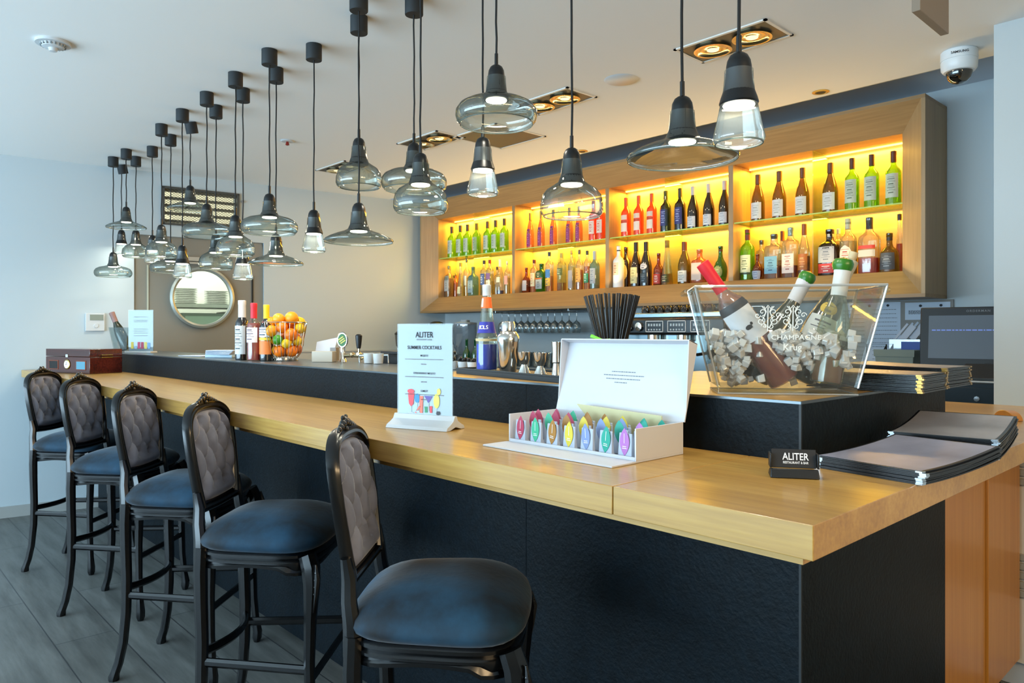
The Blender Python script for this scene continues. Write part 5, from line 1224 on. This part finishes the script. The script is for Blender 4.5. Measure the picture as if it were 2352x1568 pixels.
t1 = text('lettering', 'Krug', .022, EMB, bk2, (0,0,0)); t1.matrix_local = FM @ Mt(.010,0,.098,rx=R(90))
BM = Matrix.Translation((-.905, 1.772, LT+.0005)) @ Matrix.Rotation(BA, 4, 'Z')
def bbot(base, tip, **k):
    """bottle from base point to tip point, both in bucket coordinates"""
    A, B_ = BM @ Vector(base), BM @ Vector(tip); d = (B_-A); q_ = d.to_track_quat('Z', 'Y')
    return A, d.length, q_
def bucket_bottle(label, base, tip, kind, Rr, gl, cap, lab, liq=None, capz=.74, twist=0):
    A, L, q_ = bbot(base, tip)
    r = bottle(label, A, kind, L, Rr, gl, cap, lab, liq, 2.0, n=36, capz=capz, name='wine_bottle')
    r.rotation_mode = 'QUATERNION'
    # turn so that the label side (-Y) faces the viewer
    ax = (BM.to_3x3() @ (Vector(tip)-Vector(base))).normalized(); to_cam = Vector((0,0,CAMZ))-A
    yv = -(to_cam - ax*to_cam.dot(ax)).normalized(); xv = yv.cross(ax)
    M3 = Matrix((xv, yv, ax)).transposed(); r.rotation_quaternion = (M3 @ Matrix.Rotation(twist,3,'Z')).to_quaternion(); return r
LIQ['wine_red'] = g2('liquid_deep_rose', '#5a0616', .97, '#7a0820'); LIQ['ambw'] = g2('liquid_amber_wine', '#c8782c', .6, '#b0641c')
GL['rosebottle'] = g2('bottle_glass_pinkish', '#f4dcd4', .08, '#e8c8b8')
bucket_bottle('wine bottle with red capsule and white sheep label leaning left in the ice bucket', (.005,-.038,.030), (-.195,-.045,.325), 'bordeaux', .0385, 'rosebottle', '#d41c2c', [(.36,.60,68,'#e3e4ea'),(.60,.66,75,'#2f3038')], ('wine_red',.60), .76)
bucket_bottle('champagne bottle with green cap leaning right in the middle of the ice bucket', (-.060,.044,.030), (.075,.046,.292), 'burgundy', .041, 'champ', '#c9c6c9', [(.10,.32,60,'#d8d4c4',False,'#7c7450')], None, .77)
bucket_bottle('green-capped champagne bottle with a gold seal, behind at the right of the bucket', (.050,.044,.030), (.185,.050,.335), 'burgundy', .041, 'champ', '#b9b4a0', [(.34,.52,60,'#dcdcd8',False,'#50505c'),(.54,.64,38,'#d9b23c',True,'#8a6a1c')], None, .78)
bucket_bottle('pale wine bottle with cream neck foil standing in front right of the ice bucket', (.100,-.040,.026), (.145,-.030,.318), 'burgundy', .038, 'clear', '#cfcfca', None, ('ambw',.30), .74)
for lb, tipb, tipt, rr_ in (('green round stopper on the middle champagne bottle', (.070,.046,.280), (.081,.046,.303), .019), ('green round stopper on the bottle at the right of the ice bucket', (.142,-.030,.305), (.146,-.030,.332), .022)):
    A, L, q_ = bbot(tipb, tipt); r = thing('bottle_stopper', lb, 'bottle stopper', A, group='green bottle stoppers'); r.rotation_mode = 'QUATERNION'; r.rotation_quaternion = q_
    b = MB(); b.lathe([(rr_*.95,.000),(rr_*1.12,.010),(rr_*1.15,.018),(rr_*.95,.027),(.0005,.033)], 28, capt=False); b.build('green_cap', mat('stopper_green','#2f6e1a',.3), r)
    b = MB(); b.lathe([(rr_*.72,-.006),(rr_*.85,.0),(rr_*.92,.012)], 28, capb=False, capt=False); b.build('clear_skirt', clear, r)
A = BM @ Vector((.184,.050,.331)); b = MB(); b.lathe([(.0095,0),(.0105,.014),(.0115,.016),(.011,.028),(.0005,.030)], 16, capt=False); o = b.build('champagne_cork', mat('cork','#c9b48c',.7)); o.location = A; o.rotation_euler = (0,R(18),BA); tag(o, 'pale cork topping the gold-sealed bottle in the ice bucket', 'cork')
# sheep on the label and lettering
A, L, q_ = bbot((.005,-.038,.030), (-.195,-.045,.325))
rb = [o for o in bpy.data.objects if o.get('label','').startswith('wine bottle with red capsule and white sheep')][0]
q = MB(); pr = PROF['bordeaux']
def wp(a, z, off=.0016): r_ = rad_at(pr, .0385, L, z)+off; return (r_*cos(a-pi/2), r_*sin(a-pi/2), z)
def blob(a, z, ra, rz_): q.add([wp(a+ra*cos(2*pi*k/12), z+rz_*sin(2*pi*k/12)) for k in range(12)], [tuple(range(12))])
blob(.1, .46*L, .22, .006); blob(.36, .475*L, .09, .004)
for a in (-.05,.02,.20,.27): q.quad(wp(a,.445*L),wp(a+.04,.445*L),wp(a+.04,.458*L),wp(a,.458*L))
q.build('sheep_print', dark_ink, rb, smooth=0)
# crushed ice heaped in the bucket
ice = MB(); rng = random.Random(3)
for k in range(760):
    f = rng.random()**.75; z = .024+f*.125+rng.uniform(-.002,.004); wz_ = bw0+(bw1-bw0)*z/bh-.05; dz_ = bd0+(bd1-bd0)*z/bh-.045
    x, y = rng.uniform(-.5,.5)*wz_, rng.uniform(-.5,.5)*dz_
    if z < .075 and abs(x-.02) < .12 and rng.random() < .7: continue
    s_ = rng.uniform(.007,.0125)
    ice.at(Matrix.Translation((x,y,z)) @ Matrix.Rotation(rng.uniform(0,3),4,'X') @ Matrix.Rotation(rng.uniform(0,3),4,'Z'))
    vs = [(sx*s_*rng.uniform(.7,1), sy*s_*rng.uniform(.7,1), sz*s_*rng.uniform(.7,1)) for sx in (-1,1) for sy in (-1,1) for sz in (-1,1)]
    ice.add(vs, [(0,1,3,2),(4,6,7,5),(0,4,5,1),(2,3,7,6),(0,2,6,4),(1,5,7,3)])
ice.M = Matrix.Identity(4)
icem = glass('crushed_ice', '#ffffff', '#eef2f2', .2, body=.72, bodycol='#ffffff', rough=.15)
o = ice.build('crushed_ice', icem, smooth=0); o.location = (-.905, 1.772, LT+.0005); o.rotation_euler = (0,0,BA)
b_ = o.modifiers.new('bevel','BEVEL'); b_.width = .002; b_.segments = 2
tag(o, 'heap of crushed ice cubes filling the clear champagne bucket', 'ice', kind='stuff')

# ================================================================== back bar
BZ = 1.0
def pos(px, Y): return on_y(px, Y)
# espresso machine
em = thing('espresso_machine', 'chrome and black espresso machine on the back counter, behind the tea box lid', 'espresso machine', (-2.90, 4.36, BZ+.001)); em.scale = (1, 1, 1.09)
mw = .42
b = MB(); b.box(-mw,mw,-.13,.33,.06,.36); b.build('chrome_body', mat('machine_chrome','#9fb4be',.22,1.0), em, bevel=.01)
b = MB(); b.box(-mw,mw,-.20,.33,.455,.490); b.build('top_housing', MATS['machine_chrome'], em, bevel=.008)
b = MB(); b.box(-mw-.01,mw+.01,-.235,-.02,.35,.455); b.build('control_panel', mat('machine_black','#12171b',.25), em, bevel=.015)
b = MB(); b.box(-mw-.01,mw+.01,-.02,.33,.36,.455); b.build('rear_housing', MATS['machine_chrome'], em)
b = MB(); b.box(-mw-.012,mw+.012,-.24,.33,-.0,.06); bs_ = b.build('base', MATS['machine_black'], em, bevel=.008)
b = MB(); b.box(-mw,mw,-.235,-.14,.062,.085); b.build('drip_tray', brushed, em, bevel=.003)
text('lettering', 'Astoria', .045, white_ink, bs_, (.28,-.2415,.03), (R(90),0,0), .0002)
for x in (-.32,-.235):
    b = MB().at(Mt(x,-.235,.402,rx=R(90))); b.lathe([(.030,0),(.028,.018),(.001,.022)], 20, capt=False); b.build('round_knob', steel, em)
for x in (-.11,.07,.25):
    b = MB(); x0, x1, z0, z1, w2 = x-.072, x+.072, .368, .438, .0035
    b.box(x0,x1,-.2375,-.235,z0,z0+w2); b.box(x0,x1,-.2375,-.235,z1-w2,z1); b.box(x0,x0+w2,-.2375,-.235,z0,z1); b.box(x1-w2,x1,-.2375,-.235,z0,z1)
    g = b.build('keypad_frame', white_ink, em, smooth=0)
    b = MB()
    for k in range(5): b.box(x-.052+k*.0225, x-.040+k*.0225, -.237,-.235,.378,.388)
    for k in range(5): b.box(x-.052+k*.0225, x-.038+k*.0225, -.237,-.235,.404,.420)
    b.build('keypad_button', mat('key_grey','#a9b4bb',.4), g, smooth=0)
for x in (-.16,.08,.30):
    b = MB(); b.lathe([(.035,.26),(.035,.31),(.045,.32),(.045,.352)], 20, (x,-.17,0)); g = b.build('group_head', steel, em)
    b = MB(); b.lathe([(.020,.205),(.036,.235),(.037,.262)], 20, (x,-.17,0)); b.tube([(x,-.20,.245),(x-.03,-.30,.235)], .010, 8); b.build('portafilter', mat('filter_dark','#1a1c1c',.3,.3), g)
b = MB(); b.tube([(-.38,-.2,.36),(-.385,-.22,.30),(-.40,-.27,.20),(-.41,-.28,.16)], .006, 8); b.build('steam_wand', steel, em)
b = MB()
for s in (0,): b.tube([(-mw+.02,.30,.53),(mw-.02,.30,.53)], .003, 8); 
for x in (-.4,-.13,.13,.4): b.tube([(x,.30,.49),(x,.30,.53)], .003, 8)
b.build('cup_rail', steel, em)
cupm = mat('black_cup', '#101214', .2, coat=.4)
nC = 0
for row, yy in enumerate((-.155,-.075)):
    for k in range(9):
        x = -.20+k*.064+row*.03; px_ = HX
        t_ = thing('black_cup', 'glossy black coffee cup upside down on top of the espresso machine', 'cup', (-2.94+x, 4.36+yy, BZ+.001+.490*1.09+.001), random.uniform(0,6), 'black cups on the espresso machine')
        if nC == 0:
            b = MB(); b.lathe([(.031,0),(.030,.012),(.024,.034),(.019,.044),(.017,.047),(.0005,.047)], 20, capb=False, capt=False); c1 = mesh_of(b.build('cup_bowl', cupm))
            b = MB(); b.tube([(.028,0,.010),(.043,0,.014),(.043,0,.030),(.025,0,.034)], .0035, 6); c2 = mesh_of(b.build('cup_handle', cupm)); nC = 1
        child('cup_bowl', c1, t_); child('cup_handle', c2, t_)
# rack of hanging wine glasses
rk = thing('glass_rack', 'chrome rail rack for stemmed glasses under the bottle cabinet', 'rack', (-4.50, 4.58, 1.575))
b = MB()
for y in (-.14,-.05,.04,.13): b.tube([(-.52,y,0),(.42,y,0)], .004, 6)
b.tube([(-.52,-.15,.004),(-.52,.14,.004)], .005, 6); b.tube([(.42,-.15,.004),(.42,.14,.004)], .005, 6)
b.build('rack_rods', brushed, rk)
b = MB()
for x in (-.5,.4):
    for y in (-.14,.13): b.tube([(x,y,0),(x,y,.0195)], .004, 6)
b.build('rack_hangers', brushed, rk)
hang_g = glass('hanging_glass', '#e2ecef', '#7d929c', .35, body=.05, bodycol='#d6e4ea')
b = MB(); b.lathe([(.0005,.006),(.033,.0075),(.034,.006),(.006,.001),(.0035,-.012),(.0035,-.075),(.008,-.083),(.028,-.100),(.037,-.125),(.037,-.150),(.031,-.185)], 20, capb=False, capt=False)
wg = b.build('wine_glass', hang_g, smooth=60); kk = 0
for col_ in range(11):
    for row in range(2):
        o = wg if kk == 0 else wg.copy()
        if kk: C.objects.link(o)
        kk += 1
        o.location = (-4.50-.46+col_*.083, 4.58-.005+(row*.09-.09)+.0, 1.575+.0045); tag(o, 'stemmed wine glass hanging upside down from the rack under the cabinet', 'glass', 'hanging wine glasses')
b = MB(); b.lathe([(.020,0),(.024,.003),(.033,.12),(.0315,.12),(.022,.006),(.0005,.006)], 18, capt=False); tg = b.build('tumbler_glass', hang_g, smooth=50); kk = 0
sf = thing('wire_glass_shelf', 'low wire shelf on the back counter carrying rows of tumblers', 'shelf', (-4.35, 4.40, BZ+.001))
b = MB(); b.box(-.42,.42,-.10,.10,.10,.108); b.build('shelf_plate', brushed, sf)
for x in (-.41,.41):
    for y in (-.09,.09): b = MB(); b.tube([(x,y,0),(x,y,.10)], .006, 6); b.build('shelf_foot', brushed, sf)
for col_ in range(10):
    for row in range(2):
        o = tg if kk == 0 else tg.copy()
        if kk: C.objects.link(o)
        kk += 1
        o.location = (-4.35-.37+col_*.082, 4.40-.05+row*.1, BZ+.1095); tag(o, 'clear tumbler standing on the low shelf behind the steel jiggers', 'glass', 'tumblers on the back bar')
# grinders and blender
def grinder(x, y, label, lidc=True, s=1.0):
    g = thing('coffee_grinder', label, 'coffee grinder', (x, y, BZ+.001), R(35))
    b = MB(); b.box(-.085*s,.085*s,-.10*s,.10*s,0,.27*s); b.build('grinder_body', dark_metal, g, bevel=.012)
    b = MB(); b.lathe([(.045,.272*s),(.075,.33*s),(.085,.43*s),(.085,.45*s)], 24, capt=False); b.build('bean_hopper', glass('smoked_hopper','#9aa4a6','#4a5356',.3,body=.25,bodycol='#6b7476'), g)
    b = MB(); b.lathe([(.088,.448*s),(.088,.465*s),(.06,.495*s),(.03,.505*s),(.0005,.506*s)], 24, capb=True, capt=False); b.build('hopper_lid', black_plastic, g)
    return g
X1, dpt = pos(1003, 4.35); grinder(X1, 4.35, 'dark coffee grinder with domed black lid behind the near menu stand')
grinder(pos(928, 3.95)[0], 3.95, 'coffee grinder with a glass hopper left of the near menu stand', s=.84)
X1, dpt = pos(1068, 4.38)
bl = thing('blender', 'bar blender with a clear square jug behind the white pots', 'blender', (X1, 4.38, BZ+.001), R(20))
b = MB(); b.lathe([(.095,0),(.10,.01),(.085,.14),(.075,.19)], 24, e=4); b.build('motor_base', mat('blender_base','#2a3236',.35), bl, smooth=40)
b = MB(); b.lathe([(.060,.192),(.088,.26),(.094,.475)], 24, e=5, capt=False); b.build('blender_jug', glass('jug_plastic','#cdd9e2','#7d8fa0',.3,body=.35,bodycol='#9fb0c0'), bl, smooth=40)
b = MB(); b.lathe([(.097,.474),(.097,.49),(.04,.497),(.038,.515),(.0005,.516)], 24, e=4, capt=False); b.build('jug_lid', mat('lid_grey','#8b98a6',.4), bl, smooth=40)
b = MB(); b.tube([(-.09,0,.46),(-.14,0,.44),(-.14,0,.30),(-.08,0,.26)], .010, 8); b.build('jug_handle', dark_metal, bl)
GL['emerald'] = g2('bottle_glass_emerald', '#1f7a4c', .5, '#1a6b42')
for k, (px, lb) in enumerate(((1072,'green glass bottle standing before the blender, left of the two'),(1092,'green glass bottle beside the blue liqueur, right of the two'))):
    X1, dpt = pos(px, 4.17); bottle(lb, (X1, 4.17, BZ+.001), 'bordeaux', .34, .036, 'emerald', None, None, None, n=24, name='green_bottle')
# pinboard, papers, monitor, drawer
pb = thing('pinboard', 'taupe pinboard strip on the back wall under the cabinet, right of the bucket', 'board')
b = MB(); b.box(-2.10,-1.37,4.758,4.7695,1.17,1.592); b.build('board', mat('board_taupe','#8a8680',.7), pb, smooth=0)
def paper(x0, x1, z0, z1, label, pins, lines):
    t_ = thing('pinned_paper', label, 'paper')
    b = MB(); b.box(x0,x1,4.7555,4.7568,z0,z1); b.build('sheet', mat('cool_paper','#c3cedd',.7), t_, smooth=0)
    q = MB()
    for k in range(lines):
        z = z1-.05-k*(z1-z0-.08)/lines
        words(q, x0+.02, x0+(x1-x0)*.42, z, .0035, 4.7550); words(q, x0+(x1-x0)*.55, x1-.02, z+.003, .0035, 4.7550)
    q.build('small_print', grey_ink, t_, smooth=0)
    for fx_ in pins: b = MB().at(Mt(x0+(x1-x0)*fx_, 4.7550, z1-.02, rx=R(90))); b.lathe([(.008,0),(.007,.006),(.001,.008)], 10, capt=False); b.build('pin', dark_ink, t_)
paper(-2.02,-1.655,1.175,1.585,'large white printed sheet pinned to the board behind the ice bucket',(.2,.5,.8),13)
paper(-1.63,-1.385,1.475,1.578,'small white printed sheet pinned at the board right end',(.35,.8),6)
X1, dpt = pos(2062, 4.45)
gb = thing('grey_box', 'open sage grey box on the back counter left of the monitor', 'box', (X1, 4.45, BZ+.001))
b = MB(); b.hexa([(-.085,-.05,0),(.085,-.05,0),(.085,.05,0),(-.085,.05,0)], [(-.105,-.06,.30),(.105,-.06,.30),(.105,.06,.30),(-.105,.06,.30)]); b.build('box_shell', mat('sage_grey','#76827b',.6), gb, bevel=.004)
b = MB(); b.hexa([(-.107,-.062,.262),(.107,-.062,.262),(.107,-.058,.262),(-.107,-.058,.262)], [(-.109,-.064,.302),(.109,-.064,.302),(.109,-.060,.302),(-.109,-.060,.302)]); b.build('box_rim', MATS['sage_grey'], gb)
X1, dpt = pos(2007, 4.5)
ws = MB(); ws.tube([(X1-.04,4.5,BZ+.005),(X1-.04,4.5,BZ+.33),(X1+.07,4.5,BZ+.33),(X1+.07,4.5,BZ+.005),(X1-.02,4.56,BZ+.005)], .004, 6); ws.tube([(X1+.068,4.5,BZ+.32),(X1-.01,4.5,BZ+.15)], .004, 6); o = ws.build('wire_easel', dark_metal, smooth=50); tag(o, 'thin dark wire easel between the ice bucket and the grey box', 'easel')
X1, dpt = pos(2078, 4.60)
lr = thing('letter_rack', 'clear rack with a fan of folded receipts left of the monitor', 'letter rack', (X1, 4.60, BZ+.001), R(0))
b = MB(); b.box(-.07,.10,-.05,.05,0,.36); b.build('rack_box', glass('rack_clear','#dce8f0','#9fb4c4',.2,body=.4,bodycol='#c0d4e4'), lr, bevel=.002)
for k in range(7): b = MB().at(Mt(-.05+k*.026,-.02+.006*k,.355+.004*k,ry=R(38))); b.box(-.006,.006,-.002,.002,0,.12); b.box(-.006,.03,-.0025,-.002,0,.11) if k % 2 else None; b.build('folded_receipt', white_paper, lr, smooth=0)
b = MB(); b.box(.0,.10,-.056,-.051,.22,.345); b.build('blue_card', mat('blue_card','#24489c',.5), lr)
mon = thing('monitor', 'black point-of-sale touch screen monitor beside the right wall', 'monitor', (-1.085, 4.25, BZ+.001), R(10))
MM = Mt(0,0,.20,rx=R(-9))
b = MB().at(MM); b.box(-.29,.22,0,.035,0,.335); cs = b.build('screen_housing', mat('monitor_black','#1a2026',.35), mon, bevel=.006)
b = MB().at(MM); b.box(-.25,.19,-.0015,0,.065,.29); b.build('screen', mat('screen_grey','#4e5864',.25,emit='#4e5b68',es=.25), mon, smooth=0)
q = MB().at(MM); words(q, -.235, .18, .21, .006, -.002); q.build('screen_text', mat('screen_text','#6f86cc',.4,emit='#5a72c0',es=.5), mon, smooth=0)
tq = text('lettering', 'ORDERMAN', .016, grey_ink, mon, (0,0,0)); tq.matrix_local = MM @ Mt(-.03,-.001,.312,rx=R(90)); tq.data.space_character = 1.3
b = MB().at(MM); b.box(.0,.03,-.003,0,.0,.045); b.build('card_reader', black_plastic, mon)
b = MB(); b.hexa([(-.12,-.05,.17),(.14,-.05,.17),(.14,.12,.17),(-.12,.12,.17)], [(-.08,.0,.24),(.10,.0,.24),(.10,.10,.24),(-.08,.10,.24)]); b.build('stand_neck', MATS['monitor_black'], mon)
dr_ = thing('cash_drawer', 'dark blue-grey cash drawer with a lock under the monitor', 'cash drawer', (-1.08, 4.25, BZ+.001), R(4))
b = MB(); b.box(-.21,.16,-.09,.35,0,.148); b.build('drawer_body', mat('drawer_steel','#1d2b34',.4,.3), dr_, bevel=.004)
b = MB(); b.box(-.19,.135,-.096,-.091,.02,.125); fd = b.build('drawer_front', MATS['drawer_steel'], dr_, bevel=.003)
b = MB().at(Mt(-.02,-.0965,.07,rx=R(90))); b.lathe([(.014,0),(.013,.004),(.0005,.005)], 8, capt=False); b.build('lock', brushed, fd)
b = MB(); b.tube([(-1.20,4.14,BZ+.156),(-1.00,4.15,BZ+.156)], .005, 6); o = b.build('pen', white_plastic); tag(o, 'pale pen lying on the cash drawer below the monitor', 'pen')
# lettering becomes plain mesh objects
bpy.context.view_layer.update()
dg = bpy.context.evaluated_depsgraph_get(); seen = {}
for o in [o for o in bpy.data.objects if o.type == 'FONT']:
    me = bpy.data.meshes.new_from_object(o.evaluated_get(dg)); n = bpy.data.objects.new('lettering', me); C.objects.link(n)
    n.parent = o.parent; n.matrix_parent_inverse = o.matrix_parent_inverse.copy(); n.matrix_local = o.matrix_local.copy()
    bpy.data.objects.remove(o)
# ================================================================== light, world, camera
w = bpy.data.worlds.new('daylight'); SC.world = w; w.use_nodes = True
bg = w.node_tree.nodes['Background']; bg.inputs['Color'].default_value = (.62, .80, 1.0, 1); bg.inputs['Strength'].default_value = 2.0
def area(name, loc, rot, sx, sy, e, col):
    l = bpy.data.lights.new(name, 'AREA'); l.shape = 'RECTANGLE'; l.size = sx; l.size_y = sy; l.energy = e; l.color = col
    o = bpy.data.objects.new(name, l); C.objects.link(o); o.location = loc; o.rotation_euler = rot; return o
area('window_daylight', (-4.2, -3.95, 1.25), (R(128), 0, 0), 8.4, 2.2, 620, (.56, .82, 1.0))
area('side_daylight', (-8.5, -1.5, 1.4), (R(105), 0, R(-90)), 4.5, 2.4, 130, (.56, .82, 1.0))
area('room_lamps', (2.7, .6, 2.3), (R(62), 0, R(90)), 2.2, .5, 75, (1.0, .70, .38))
k = area('kitchen_lamp', tuple(EM @ Vector((wt, .9, CH-.05))), (0,0,0), 1.2, .8, 48, (1, .99, .9))
cam = bpy.data.cameras.new('camera'); co = bpy.data.objects.new('camera', cam); C.objects.link(co)
co.location = (0, 0, CAMZ); co.rotation_euler = (R(90), 0, atan2(-FW[0], FW[1]))
cam.sensor_width = 36; cam.lens = FPX/2352*36; cam.shift_y = -21/2352; cam.clip_start = .02
SC.camera = co
SC.view_settings.view_transform = 'Standard'; SC.view_settings.look = 'None'; SC.view_settings.exposure = 0.0; SC.view_settings.gamma = 1.0
SC.view_settings.use_curve_mapping = False
cy = SC.cycles
cy.use_denoising = True; cy.max_bounces = 8; cy.diffuse_bounces = 3; cy.glossy_bounces = 4; cy.transmission_bounces = 4; cy.transparent_max_bounces = 40
cy.caustics_reflective = False; cy.caustics_refractive = False; cy.sample_clamp_indirect = 4.0; cy.sample_clamp_direct = 0
cy.use_adaptive_sampling = True; cy.adaptive_threshold = .035
